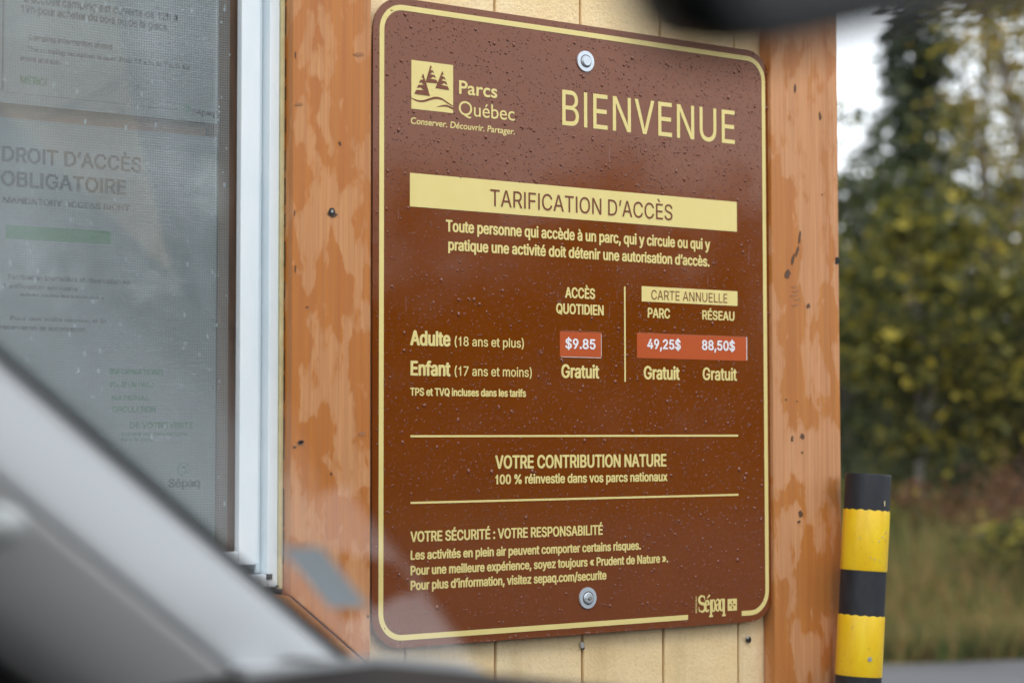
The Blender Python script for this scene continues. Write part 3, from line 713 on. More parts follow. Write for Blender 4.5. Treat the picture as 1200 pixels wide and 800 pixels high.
# insect screen: real wires
bm = bmesh.new()
YW = Y3+0.008
z0, z1 = zs+0.028, WZ1-0.022
x0, x1 = WX0+0.022, xd-0.0135
pw, tw = 0.0033, 0.0009
k = 0
x = x0
while x < x1:
    bend = random.uniform(-0.00025, 0.00025)
    vs = [bm.verts.new(p) for p in ((x+bend, YW, z0), (x+bend+tw, YW+0.0001, z0), (x-bend+tw, YW+0.0001, z1), (x-bend, YW, z1))]
    bm.faces.new(vs)
    x += pw
z = z0
while z < z1:
    bend = random.uniform(-0.00025, 0.00025)
    vs = [bm.verts.new(p) for p in ((x0, YW+0.0004, z+bend), (x1, YW+0.0004, z-bend), (x1, YW+0.0005, z-bend+tw), (x0, YW+0.0005, z+bend+tw))]
    bm.faces.new(vs)
    z += pw
bm_obj('insect_screen', bm, M_wire, win, kind='stuff')
# droplets caught in the screen
bm = bmesh.new()
for _ in range(900):
    px, pz = random.uniform(x1-0.42, x1), random.uniform(z0, z1)
    s = pw*random.choice((0.3, 0.5, 0.8))
    h = s*random.uniform(0.8, 2.6)
    vs = [bm.verts.new(p) for p in ((px, YW-0.0003, pz), (px+s, YW-0.0003, pz), (px+s, YW-0.0003, pz+h), (px, YW-0.0003, pz+h))]
    bm.faces.new(vs)
M_film, _, _ = mat('water film in screen', (0.27, 0.32, 0.34), 0.3)
bm_obj('screen_droplets', bm, M_film, win, kind='stuff')

# ------------------------------------------------------------------ lettering
GLYPHS = {}
for line in GLYPH_DATA.split('\n'):
    if len(line) < 3:
        continue
    ch = line[0]
    adv, _, rest = line[2:].partition(' ')
    polys = []
    for p in rest.split(';'):
        if p:
            q = list(map(int, p.split(',')))
            polys.append([(q[i]/1000, q[i+1]/1000) for i in range(0, len(q), 2)])
    GLYPHS[ch] = (int(adv)/1000, polys)
CAP = 0.509
_tess = {}
def tess(ch):
    if ch not in _tess:
        adv, polys = GLYPHS[ch]
        vs = [Vector((x_, y_, 0)) for p in polys for x_, y_ in p]
        def area(p):
            return sum(p[i][0]*p[(i+1) % len(p)][1]-p[(i+1) % len(p)][0]*p[i][1] for i in range(len(p)))/2
        def inside(q, p):
            c_ = False
            for i in range(len(p)):
                (x1_, y1_), (x2_, y2_) = p[i], p[i-1]
                if (y1_ > q[1]) != (y2_ > q[1]) and q[0] < (x2_-x1_)*(q[1]-y1_)/(y2_-y1_)+x1_:
                    c_ = not c_
            return c_
        n_ = len(polys)
        sgn_ = area(max(polys, key=lambda p: abs(area(p)))) if polys else 1
        depth = [0 if area(polys[i])*sgn_ > 0 else 1 for i in range(n_)]       # holes run the other way round
        start = [sum(len(p) for p in polys[:i]) for i in range(n_)]
        tris = []
        for i in range(n_):
            if depth[i] % 2:
                continue
            grp = [i] + [j for j in range(n_) if depth[j] == depth[i]+1 and inside(polys[j][0], polys[i])]
            idx = [start[g]+k for g in grp for k in range(len(polys[g]))]
            # work at a large scale: the fill routine has an absolute tolerance
            for tri in tessellate_polygon([[Vector((x_*100, y_*100, 0)) for x_, y_ in polys[g]] for g in grp]):
                tris.append(tuple(idx[k] for k in tri))
        # parts of one glyph that overlap are set a hair apart in depth
        for i in range(n_):
            own = i if depth[i] % 2 == 0 else next((j for j in range(n_) if depth[j] == depth[i]-1 and inside(polys[i][0], polys[j])), i)
            for k in range(len(polys[i])):
                vs[start[i]+k].z = own*0.000004
        _tess[ch] = (adv, vs, tris)
    return _tess[ch]
def text_mesh(txt, width, cap, bold=0.0, shear=0.0, track=0.0):
    """flat lettering in x/z, left bottom at the origin, scaled to width x cap height; bold thickens every stroke by offset copies"""
    verts, faces = [], []
    pen = 0.0
    lo, hi = 1e9, -1e9
    items = []
    for ch in txt:
        adv, vs, tris = tess(ch)
        if vs:
            lo = min(lo, pen+min(v_.x for v_ in vs))
            hi = max(hi, pen+max(v_.x for v_ in vs))
            items.append((pen, vs, tris))
        pen += adv + track
    sy = cap/CAP
    sx = (width-2*bold)/(hi-lo)
    offs = [(0, 0)]
    if bold > 0:
        offs = [(math.cos(a)*bold, math.sin(a)*bold*0.7) for a in (math.pi*(k+0.5)/4 for k in range(8))] + [(0, 0)]
    for j, (ox, oy) in enumerate(offs):
        for pen, vs, tris in items:
            base = len(verts)
            for v_ in vs:
                x_ = (pen+v_.x-lo)*sx+bold
                y_ = v_.y*sy
                verts.append((x_+ox+shear*y_, -0.00002*j-v_.z, y_+oy))
            for a, b2, c2 in tris:
                faces.append((base+a, base+b2, base+c2))
    me = bpy.data.meshes.new('lettering')
    me.from_pydata(verts, [], faces)
    return me
def lettering(txt, L, R, m, parent, bold=0.0, Y=YS, capL=None, shear=0.0, lift=0.0004, name='lettering', capR=None, track=0.0):
    """L, R = photo pixels of the baseline ends; capL = photo pixel y of the cap tops at the left end"""
    xl, zl = PX(L[0], L[1], Y)
    xr, zr = PX(R[0], R[1], Y)
    _, zt = PX(L[0], capL, Y)
    cap = zt-zl
    if capR is not None:
        _, zt2 = PX(R[0], capR, Y)
        cap = (cap + zt2-zr)/2
    me = text_mesh(txt, xr-xl-shear*cap*0.5, cap, bold, shear, track)
    o_ = obj(name, me, m, parent)
    o_.location = Vector((xl, Y-lift, (zl+zr)/2)) - parent.location
    o_.matrix_parent_inverse = Matrix()
    return o_

# ------------------------------------------------------------------ the welcome sign
SX = 0.0
sign = thing('welcome_sign', 'brown welcome and entry fee sign with cream lettering, beaded with rain, on the booth wall', 'sign', (0, YS, SZ))
HW, HH, RO = 0.3483, 0.43, 0.037
mL = 0.0098
def at_sign(o_):
    o_.matrix_parent_inverse = Matrix.Translation(-sign.location)
    return o_
bm = bmesh.new()
prism_xz(bm, rrect(0, SZ, HW+mL, HH+mL, RO+mL, 10), YS, YS+0.003)
eds = [e for e in bm.edges if abs(e.verts[0].co.y-e.verts[1].co.y) < 1e-6 and e.verts[0].co.y < YS+0.001]
bmesh.ops.bevel(bm, geom=eds, offset=0.0006, segments=2, profile=0.5, affect='EDGES')
at_sign(bm_obj('panel', bm, M_sign, sign))
# cream border line, open where the emblem stands at the lower right
g0, _ = PX(806, 722, YS)
g1, _ = PX(868.9, 719, YS)
ctr, T = [], 0.0074
outer = rrect(0, SZ, HW, HH, RO, 10)      # starts at bottom right corner, runs counter-clockwise
inner = rrect(0, SZ, HW-T, HH-T, RO-T, 10)
outer = [(g1, SZ-HH)] + outer + [(g0, SZ-HH)]
inner = [(g1, SZ-HH+T)] + inner + [(g0, SZ-HH+T)]
bm = bmesh.new()
a = [bm.verts.new((x, YS-0.0005, z)) for x, z in outer]
b_ = [bm.verts.new((x, YS-0.0005, z)) for x, z in inner]
for k in range(len(a)-1):
    bm.faces.new((a[k], a[k+1], b_[k+1], b_[k]))
at_sign(bm_obj('border_line', bm, M_cream, sign))

def plate(name, x0, x1, z0, z1, m, lift=0.0004):
    bm_ = bmesh.new()
    box(bm_, x0, x1, YS-lift, YS-0.0001, z0, z1)
    return at_sign(bm_obj(name, bm_, m, sign))
def plate_px(name, tl, br, m, lift=0.0004):
    x0, z1 = PX(tl[0], tl[1], YS)
    x1, z0 = PX(br[0], br[1], YS)
    return plate(name, x0, x1, z0, z1, m, lift)
plate_px('title_bar', (480.3, 202.6), (863.4, 271.6), M_cream)
plate_px('heading_bar', (751.8, 335.2), (864.1, 358.5), M_cream)
xr_, zt_ = PX(732.0, 335.7, YS)
_, zb_ = PX(733.1, 447.2, YS)
plate('column_line', xr_-0.0013, xr_+0.0013, zb_, zt_, M_cream)
for l, r in (((481, 510.8), (864.8, 510.2)), ((481, 588.7), (865.2, 579.5))):
    xl_, zl_ = PX(*l, YS)
    xr2, zr2 = PX(*r, YS)
    zc = (zl_+zr2)/2
    plate('rule_line', xl_, xr2, zc-0.0014, zc+0.0014, M_cream)
st1 = plate_px('price_sticker', (655.9, 388.2), (704.5, 418.7), M_orange, 0.0006)
st2 = plate_px('price_sticker', (746.2, 389.8), (875.2, 422.8), M_orange, 0.0006)
for tl, br in (((771, 391.2), (874.5, 394.6)), ((657, 387.2), (704.5, 389.4))):
    plate_px('tape_edge', tl, br, M_tapeclear, 0.0008)
M_glint, _, _ = mat('painted edge glint', (0.75, 0.62, 0.55), 0.2)  # pale colour painted as a glint along the sticker edges
for tl, br in (((874.2, 395), (875.2, 421.8)), ((747, 389.6), (771, 390.4)), ((657, 418.3), (704, 418.9)), ((704.0, 391), (704.6, 418))):
    plate_px('painted_glint', tl, br, M_glint, 0.0009)

W_, B_, CR = M_whiteprint, M_brownprint, M_cream
lettering('BIENVENUE', (658.6, 146.6), (861, 168.6), CR, sign, 0.0004, capL=106, capR=130, track=0.02)
lettering('TARIFICATION D’ACCÈS', (574.2, 240.9), (787.8, 258.6), B_, sign, 0.0001, capL=221.8, capR=240, lift=0.0008)
lettering('Toute personne qui accède à un parc, qui y circule ou qui y', (522.2, 271.6), (832, 291.8), CR, sign, 0.0008, capL=258.6)
lettering('pratique une activité doit détenir une autorisation d’accès.', (525, 293.6), (831.3, 311.4), CR, sign, 0.0008, capL=281)
lettering('ACCÈS', (662, 348.6), (697.2, 350.0), CR, sign, 0.00075, capL=336.8)
lettering('QUOTIDIEN', (651.5, 367.4), (707.2, 368.8), CR, sign, 0.00075, capL=355.9)
lettering('CARTE ANNUELLE', (762.9, 351.2), (852.1, 354.6), B_, sign, 0.0, capL=340.1, lift=0.0008)
lettering('PARC', (758.8, 371.8), (785.1, 372.9), CR, sign, 0.0007, capL=360.8)
lettering('RÉSEAU', (822.7, 373.9), (860.5, 375.6), CR, sign, 0.0007, capL=363.7)
lettering('$9.85', (662, 408.1), (697.4, 408.8), W_, sign, 0.0007, capL=396.9, lift=0.0010)
lettering('49,25$', (758, 408.2), (797.3, 409.4), W_, sign, 0.0007, capL=397.2, lift=0.0010)
lettering('88,50$', (822, 409.6), (860.8, 410.8), W_, sign, 0.0007, capL=398.6, lift=0.0010)
lettering('Gratuit', (657.5, 442), (702.1, 443), CR, sign, 0.0010, capL=427)
lettering('Gratuit', (754.1, 443.7), (796.4, 444.6), CR, sign, 0.0010, capL=429)
lettering('Gratuit', (823.2, 444.6), (863.4, 445.6), CR, sign, 0.0008, capL=430.7)
lettering('Adulte', (480.3, 404.4), (527.8, 404.7), CR, sign, 0.0012, capL=388)
lettering('(18 ans et plus)', (532.5, 405.2), (613.7, 407), CR, sign, 0.0003, capL=394.5)
lettering('Enfant', (480.8, 439.5), (527.8, 439.8), CR, sign, 0.0012, capL=423.4)
lettering('(17 ans et moins)', (532.5, 439.9), (623, 441.4), CR, sign, 0.0003, capL=429)
lettering('TPS et TVQ incluses dans les tarifs', (480.3, 463.1), (616.2, 464.7), CR, sign, 0.0006, capL=454.4)
lettering('VOTRE CONTRIBUTION NATURE', (580, 548.6), (780.8, 545.8), CR, sign, 0.0009, capL=533.8)
lettering('100 % réinvestie dans vos parcs nationaux', (580.2, 566.6), (782, 563.2), CR, sign, 0.0007, capL=556)
lettering('VOTRE SÉCURITÉ : VOTRE RESPONSABILITÉ', (480.6, 634.4), (706.2, 625.8), CR, sign, 0.0007, capL=622.7)
lettering('Les activités en plein air peuvent comporter certains risques.', (480.9, 655), (750.8, 643.4), CR, sign, 0.0007, capL=644.8)
lettering('Pour une meilleure expérience, soyez toujours « Prudent de Nature ».', (480.9, 672.8), (782.7, 658.6), CR, sign, 0.0007, capL=662.6)
lettering('Pour plus d’information, visitez sepaq.com/securite', (480.9, 690.7), (710.5, 678.2), CR, sign, 0.0007, capL=680.3)

# park logo lettering in the humanist face built into Blender
def builtin_text(txt, L, R, capL, off=0.0, shear=0.0):
    cu = bpy.data.curves.new('t', 'FONT')
    cu.body = txt
    cu.offset = off
    cu.shear = shear
    o_ = bpy.data.objects.new('t', cu)
    C.objects.link(o_)
    dg = bpy.context.evaluated_depsgraph_get()
    me = bpy.data.meshes.new_from_object(o_.evaluated_get(dg))
    bpy.data.objects.remove(o_)
    bpy.data.curves.remove(cu)
    me.materials.clear()
    xl, zl = PX(*L, YS)
    xr, zr = PX(*R, YS)
    _, zt = PX(L[0], capL, YS)
    X = [v_.co.x for v_ in me.vertices]
    x0_, x1_ = min(X), max(X)
    capu = 0.70
    for v_ in me.vertices:
        x_, y_ = v_.co.x, v_.co.y
        v_.co = ((x_-x0_)/(x1_-x0_)*(xr-xl), 0, y_/capu*(zt-zl))
    o_ = obj('lettering', me, CR, sign)
    o_.matrix_parent_inverse = Matrix()
    o_.location = Vector((xl, YS-0.0004, (zl+zr)/2)) - sign.location
builtin_text('Parcs', (537.8, 110.2), (582.5, 114.4), 94.7, 0.016)
builtin_text('Québec', (537.5, 135), (602.8, 141.2), 118.3, 0.002)
builtin_text('Conserver. Découvrir. Partager.', (481.2, 145.8), (603, 157), 138.2, 0.014, 0.12)

# park emblem: cream square with three stylised spruces above two waves
xl_, zt_ = PX(482, 70.5, YS)
xr_, zb_ = PX(530.8, 132.8, YS)
zt_ = (zt_ + PX(530.8, 76.5, YS)[1])/2
zb_ = (zb_ + PX(482, 127.5, YS)[1])/2
plate('emblem_square', xl_, xr_, zb_, zt_, M_cream, 0.0004)
def EM(u, v_):
    return (xl_+(xr_-xl_)*u, zt_-(zt_-zb_)*v_)
def flat(name, polys, m, lift):
    bm_ = bmesh.new()
    for poly in polys:
        vs = [Vector((x_, 0, z_)) for x_, z_ in poly]
        bv = [bm_.verts.new((v_.x, YS-lift, v_.z)) for v_ in vs]
        for tri in tessellate_polygon([[Vector((v_.x, v_.z, 0)) for v_ in vs]]):
            try:
                bm_.faces.new([bv[i] for i in tri])
            except ValueError:
                pass
    return at_sign(bm_obj(name, bm_, m, sign))
tri_polys = []
def spruce(apex, bl, br, side, ncut):
    """a triangle with curved branch slits cut in from one side: built as stacked tongues"""
    out = []
    (ax, ay), (lx, ly), (rx, ry) = apex, bl, br
    if side > 0:
        spine = [(ax-0.01, ay), (lx, ly)]
        tipa, tipb = (ax, ay), (rx, ry)
    else:
        spine = [(ax+0.01, ay), (rx, ry)]
        tipa, tipb = (ax, ay), (lx, ly)
    # solid half along the trunk side
    mid = 0.45
    def along(p, q, t_):
        return (p[0]+(q[0]-p[0])*t_, p[1]+(q[1]-p[1])*t_)
    n_ = ncut+1
    for k in range(n_):
        t0, t1 = k/n_, (k+1)/n_
        a0, a1 = along(tipa, tipb, max(0, t0+0.05 if k else 0)), along(tipa, tipb, t1-0.035 if k < n_-1 else t1)
        c0, c1 = along(spine[0], spine[1], t0), along(spine[0], spine[1], t1)
        m0, m1 = along(c0, a0, 0.42), along(c1, along(tipa, tipb, t1), 0.42)
        up_ = -0.05 if k < n_-1 else 0
        out.append([EM(*p) for p in (c0, m0, a0, a1, (m1[0]*0.55+a1[0]*0.45, m1[1]*0.5+a1[1]*0.5+up_*0.7), m1, c1)])
    return out
flat('emblem_spruce', spruce((0.46, 0.06), (0.33, 0.43), (0.63, 0.42), 1, 3), B_, 0.0008)
flat('emblem_spruce', spruce((0.27, 0.26), (0.07, 0.69), (0.44, 0.70), -1, 3), B_, 0.0009)
flat('emblem_spruce', spruce((0.74, 0.16), (0.57, 0.52), (0.90, 0.53), 1, 3), B_, 0.0010)
def ribbon(pts, th):
    up_, dn = [], []
    for i, (u, v_) in enumerate(pts):
        q = th[i]
        up_.append(EM(u, v_-q/2))
        dn.append(EM(u, v_+q/2))
    return up_ + dn[::-1]
wv = [(k/16, 0.785 + 0.055*math.sin(-math.pi*2*(k/16)*0.78+0.1)*-1 - 0.02) for k in range(17)]
w1 = []
for k in range(17):
    u = k/16
    v_ = 0.775 + 0.055*math.sin(2*math.pi*(u/0.86)+0.15) + 0.06*max(0, u-0.75)*2
    w1.append((u, v_))
flat('emblem_wave', [ribbon(w1, [0.018+0.03*math.sin(math.pi*min(1, k/16*1.0)) for k in range(17)])], B_, 0.0008)
w2 = [(0.60+0.40*k/8, 0.91-0.05*math.sin(math.pi*(k/8)*0.8)+0.07*max(0, k/8-0.6)) for k in range(9)]
flat('emblem_wave', [ribbon(w2, [0.004+0.036*math.sin(math.pi*0.5*min(1, k/5)) for k in range(9)])], B_, 0.0008)

# small serif word mark and its square at the lower right
x0s, z0s = PX(818.3, 716.7, YS)         # baseline, left of the S
x1s, _ = PX(850.4, 715.0, YS)
_, zcs = PX(818.3, 697.5, YS)
SW, SH = x1s-x0s, zcs-z0s
def stroke(pts, ws):
    """thick polyline as a ribbon; pts in word-mark units (x 0..1, y 0..1 = cap height)"""
    P_ = [Vector((p[0]*SW, p[1]*SH, 0)) for p in pts]
    up_, dn = [], []
    for i, p in enumerate(P_):
        d = (P_[min(i+1, len(P_)-1)]-P_[max(i-1, 0)]).normalized()
        n_ = Vector((-d.y, d.x, 0))*ws[i]*SW/2
        up_.append((x0s+(p+n_).x, z0s+(p+n_).y))
        dn.append((x0s+(p-n_).x, z0s+(p-n_).y))
    return up_+dn[::-1]
def arc(cx, cy, rx, ry, a0, a1, n_=10):
    return [(cx+rx*math.cos(math.radians(a0+(a1-a0)*k/n_)), cy+ry*math.sin(math.radians(a0+(a1-a0)*k/n_))) for k in range(n_+1)]
marks = []
s_pts = arc(0.13, 0.74, 0.105, 0.23, 20, 250, 9) + arc(0.13, 0.26, 0.115, 0.25, 60, -160, 9)
marks.append(stroke(s_pts, [0.03+0.055*math.sin(math.pi*i/(len(s_pts)-1)) for i in range(len(s_pts))]))
marks.append(stroke([(0.225, 0.98), (0.235, 0.68)], [0.02, 0.02]))
marks.append(stroke([(0.018, 0.33), (0.025, 0.02)], [0.02, 0.02]))
def bowl(cx, w_=0.07, top=0.70, r=0.065):
    return stroke(arc(cx, top/2-0.01, r, top/2+0.01, 0, 360, 18), [0.025+w_*0.7*abs(math.cos(2*math.pi*i/18)) for i in range(19)])
marks.append(stroke(arc(0.315, 0.34, 0.062, 0.35, 10, 320, 14), [0.03+0.045*abs(math.cos(math.radians(10+310*i/14))) for i in range(15)]))
marks.append(stroke([(0.27, 0.38), (0.38, 0.42)], [0.035, 0.03]))
marks.append(stroke([(0.31, 0.80), (0.41, 1.0)], [0.02, 0.06]))
for xs in (0.455, 0.925):
    marks.append(stroke([(xs, 0.72), (xs, -0.30)], [0.075, 0.075]))
    marks.append(stroke([(xs-0.07, -0.30), (xs+0.07, -0.30)], [0.05, 0.05]))
marks.append(bowl(0.545))
marks.append(bowl(0.845))
marks.append(stroke(arc(0.70, 0.20, 0.055, 0.20, 80, 400, 14), [0.05]*15))
marks.append(stroke(arc(0.70, 0.50, 0.06, 0.20, 160, 0, 8)+[(0.76, 0.05)], [0.03+0.006*i for i in range(10)]))
bm = bmesh.new()
for j, poly in enumerate(marks):
    bv = [bm.verts.new((x_, YS-0.0004-0.00002*j, z_)) for x_, z_ in poly]
    h = len(bv)//2
    for i in range(h-1):
        try:
            bm.faces.new((bv[i], bv[i+1], bv[len(bv)-2-i], bv[len(bv)-1-i]))
        except ValueError:
            pass
at_sign(bm_obj('word_mark', bm, CR, sign))
me = text_mesh('RÉSEAU', (zcs-z0s)*1.0, 0.0030, 0.0001)
o = obj('lettering', me, CR, sign)
o.matrix_parent_inverse = Matrix()
o.rotation_euler = (0, -math.pi/2, 0)
o.location = Vector((PX(816.6, 717, YS)[0], YS-0.0004, z0s-0.001)) - sign.location
xq0, zq1 = PX(852.6, 701.4, YS)
xq1, zq0 = PX(863.4, 714.6, YS)
plate('flag_square', xq0, xq1, zq0, zq1, M_cream)
qx, qz, qr = (xq0+xq1)/2, (zq0+zq1)/2, (xq1-xq0)
polys = []
for a in range(4):
    r_ = Matrix.Rotation(a*math.pi/2, 2)
    for poly in ([(0, 0.08), (0.07, 0.18), (0.05, 0.30), (0, 0.38), (-0.05, 0.30), (-0.07, 0.18)],):
        polys.append([(qx+(r_ @ Vector(p)).x*qr, qz+(r_ @ Vector(p)).y*qr) for p in poly])
flat('flag_emblem', polys, B_, 0.0008)

# mounting bolts: washer, domed ring and pin
for i, (px, py) in enumerate(((685.5, 72.2), (688.1, 700.2))):
    cx, cz = PX(px, py, YS)
    bm = bmesh.new()
    R_ = 0.0155
    for (r0, r1, y0, y1) in ((R_, R_, 0, 0.0022), (0.0085, 0.0068, 0.0022, 0.0055)):
        ra, rb = [], []
        for k in range(28):
            a = 2*math.pi*k/28
            ra.append(bm.verts.new((r0*math.cos(a), -y0, r0*math.sin(a))))
            rb.append(bm.verts.new((r1*math.cos(a)*0.97, -y1, r1*math.sin(a)*0.97)))
        for k in range(28):
            bm.faces.new((ra[k], ra[(k+1) % 28], rb[(k+1) % 28], rb[k]))
        bm.faces.new(rb)
    o = bm_obj('bolt', bm, M_zinc, sign)
    o.matrix_parent_inverse = Matrix()
    o.location = Vector((cx, YS-0.0004, cz)) - sign.location
    bm = bmesh.new()
    ra = [bm.verts.new((0.0034*math.cos(k*math.pi/3), -0.0056, 0.0034*math.sin(k*math.pi/3))) for k in range(6)]
    rb = [bm.verts.new((v_.co.x*0.9, -0.0088 if i else -0.0050, v_.co.z*0.9)) for v_ in ra]
    for k in range(6):
        bm.faces.new((ra[k], ra[(k+1) % 6], rb[(k+1) % 6], rb[k]))
    bm.faces.new(rb)
    p_ = bm_obj('bolt_socket', bm, M_zincd if i else M_black, None)
    p_.parent = o
    bm = bmesh.new()
    for k in range(28):
        a, a2 = 2*math.pi*k/28, 2*math.pi*(k+1)/28
        bm.faces.new([bm.verts.new(p) for p in ((0.0096*math.cos(a), -0.00235, 0.0096*math.sin(a)), (0.0096*math.cos(a2), -0.00235, 0.0096*math.sin(a2)), (0.0083*math.cos(a2), -0.00235, 0.0083*math.sin(a2)), (0.0083*math.cos(a), -0.00235, 0.0083*math.sin(a)))])
    p_ = bm_obj('washer_ring', bm, M_nail, None)
    p_.parent = o

# rain drops standing on the sign face
def in_rects(x_, z_):
    for (x0_, x1_, z0_, z1_) in RECTS:
        if x0_ < x_ < x1_ and z0_ < z_ < z1_:
            return True
    return False
RECTS = []
BARS = []
for o in sign.children:
    if o.name.split('.')[0] in ('lettering', 'title_bar', 'heading_bar', 'price_sticker', 'emblem_square', 'word_mark', 'bolt', 'column_line', 'rule_line', 'flag_square'):
        bb = [(o.location.x + v_.co.x + (sign.location.x if o.matrix_parent_inverse == Matrix() else 0),
               o.location.z + v_.co.z + (sign.location.z if o.matrix_parent_inverse == Matrix() else 0)) for v_ in o.data.vertices]
        if bb:
            if not o.name.startswith('lettering'):
                BARS.append((min(p[0] for p in bb)-0.001, max(p[0] for p in bb)+0.001, min(p[1] for p in bb)-0.001, max(p[1] for p in bb)+0.001))
            RECTS.append((min(p[0] for p in bb)-0.001, max(p[0] for p in bb)+0.001, min(p[1] for p in bb)-0.001, max(p[1] for p in bb)+0.001))
verts, faces = [], []
n_done = 0
while n_done < 20000:
    x_ = random.uniform(-HW-mL+0.003, HW+mL-0.003)
    z_ = random.uniform(-HH-mL+0.003, HH+mL-0.003)
    if abs(x_) > HW-RO and abs(z_) > HH-RO and math.hypot(abs(x_)-(HW-RO), abs(z_)-(HH-RO)) > RO-0.001+mL:
        continue
    r_ = (0.00056 if z_ > 0.2 else 0.00044)*math.exp(random.gauss(0, 0.50))
    if random.random() < 0.05:
        r_ *= 1.8
    r_ = min(r_, 0.0024)
    if HW-T-r_ < abs(x_) < HW+r_ or HH-T-r_ < abs(z_) < HH+r_:
        continue
    zz = z_+SZ
    if in_rects(x_, zz) and (random.random() < 0.93 or any(x0_ < x_ < x1_ and z0_ < zz < z1_ for (x0_, x1_, z0_, z1_) in BARS)):
        continue
    if any(x0_ < x_ < x1_ and z0_ < zz < z1_ for (x0_, x1_, z0_, z1_) in RECTS):
        r_ = min(r_, 0.0004)
    n_done += 1
    base = len(verts)
    n_ = 7
    el = random.choice((1.0, 1.1, 1.3, 1.6)) if r_ > 0.0007 else 1.1
    ph = random.uniform(0, 1)
    h = r_*0.88
    for ring, (q, hh) in enumerate(((1.0, 0.0), (0.88, 0.48), (0.54, 0.84))):
        for k in range(n_):
            a = 2*math.pi*(k+ph)/n_
            sag = -0.25*r_*(hh) if el > 1.2 else 0
            verts.append((x_+r_*q*math.cos(a), YS-h*hh-0.00005, zz+r_*el*q*math.sin(a)+sag))
    verts.append((x_, YS-h-0.00005, zz-0.2*r_*(el-1)))
    for ring in range(2):
        for k in range(n_):
            a0 = base+ring*n_+k
            a1 = base+ring*n_+(k+1) % n_
            faces.append((a0, a1, a1+n_, a0+n_))
    for k in range(n_):
        faces.append((base+2*n_+k, base+2*n_+(k+1) % n_, base+3*n_))
def add_run(x_, zt_, ln_, wd):
    base = len(verts)
    segs = 7
    xo = x_
    for k in range(segs+1):
        q = k/segs
        xo += random.uniform(-0.0004, 0.0004)
        ww = wd*(0.35+0.65*q)*(0.75 if k == segs else 1)
        zz_ = zt_-ln_*q
        for a, h_ in ((-1, 0.0), (-0.6, 0.6), (0, 0.85), (0.6, 0.6), (1, 0.0)):
            verts.append((xo+ww*a, YS-0.00005-ww*0.55*h_*(0.5+0.5*q), zz_))
    for k in range(segs):
        for a in range(4):
            b0 = base+k*5+a
            faces.append((b0, b0+1, b0+6, b0+5))
for _ in range(34):
    rx, rz = random.uniform(-HW+0.02, HW-0.02), SZ+random.uniform(-HH+0.05, HH-0.02)
    ln_ = random.uniform(0.006, 0.03)
    if not in_rects(rx, rz) and not in_rects(rx, rz-ln_) and not in_rects(rx, rz-ln_/2):
        add_run(rx, rz, ln_, random.uniform(0.0006, 0.0012))
for _ in range(60):
    rx = random.uniform(-HW+0.03, HW-0.03)
    add_run(rx, SZ-HH-mL+random.uniform(0.002, 0.005), random.uniform(0.0015, 0.0045), random.uniform(0.0008, 0.0020))
me = bpy.data.meshes.new('rain_drops')
me.from_pydata(verts, [], faces)
me.polygons.foreach_set('use_smooth', [True]*len(me.polygons))
at_sign(obj('rain_drops', me, M_drop, sign, 'stuff'))

# ------------------------------------------------------------------ notices behind the window pane
YP = YG+0.004
def sheet(name, label, tl_z, x0, x1, z0, z1):
    t_ = thing(name, label, 'notice', (x1, YP, z0), 'paper notices inside the booth window')
    bm_ = bmesh.new()
    nx = 6
    for k in range(nx):
        a, b2 = x0+(x1-x0)*k/nx, x0+(x1-x0)*(k+1)/nx
        bm_.faces.new([bm_.verts.new(p) for p in ((a, YP, z0), (b2, YP, z0), (b2, YP, z1), (a, YP, z1))])
    bmesh.ops.remove_doubles(bm_, verts=bm_.verts[:], dist=1e-5)
    bmesh.ops.solidify(bm_, geom=bm_.faces[:], thickness=-0.0002)
    o_ = bm_obj('paper', bm_, M_paper, t_)
    o_.matrix_parent_inverse = Matrix.Translation(-t_.location)
    return t_
bm = bmesh.new()
xr1, zr1 = PX(275, 120, YP+0.012)
_, zr0 = PX(275, 185, YP+0.012)
box(bm, xr1-0.5, xr1, YP+0.012, YP+0.03, zr0, zr1)
M_rail, _, _ = mat('interior brown rail', (0.55, 0.34, 0.22), 0.7)
bm_obj('interior_rail', bm, M_rail, booth)
sx1, _ = PX(270, 150, YP)
sx0 = sx1-0.43
_, s1b = PX(268, 147, YP)
n1_ = sheet('notice_sheet', 'upper paper notice behind the window screen, thin black frame and green thank-you line', 0, sx0, sx1, s1b, s1b+0.28)
sx1b, _ = PX(262, 162, YP)
_, s2t = PX(262, 162, YP)
n2_ = sheet('notice_sheet', 'lower paper notice behind the window screen, large capitals above a green bar', 0, sx0, sx1b, s2t-0.62, s2t)
def ntext(txt, L, R, cap, m, par, bold=0.0003, track=0.0):
    return lettering(txt, L, R, m, par, bold, Y=YP, capL=cap, lift=0.0003, track=track)
def nline(name, a, b2, wd, m, par, Y=YP):
    xa_, za_ = PX(*a, Y)
    xb_, zb2 = PX(*b2, Y)
    bm_ = bmesh.new()
    if abs(xa_-xb_) > abs(za_-zb2):
        zc_ = (za_+zb2)/2
        box(bm_, min(xa_, xb_), max(xa_, xb_), Y-0.0003, Y-0.0001, zc_-wd/2, zc_+wd/2)
    else:
        xc_ = (xa_+xb_)/2
        box(bm_, xc_-wd/2, xc_+wd/2, Y-0.0003, Y-0.0001, min(za_, zb2), max(za_, zb2))
    o_ = bm_obj(name, bm_, m, par)
    o_.matrix_parent_inverse = Matrix.Translation(-par.location)
    return o_
SL = (128-108)/(208-5)
def ln(x0_, y0_, x1_, h_, sl=SL):
    return (x0_, y0_), (x1_, y0_+(x1_-x0_)*sl), y0_-h_
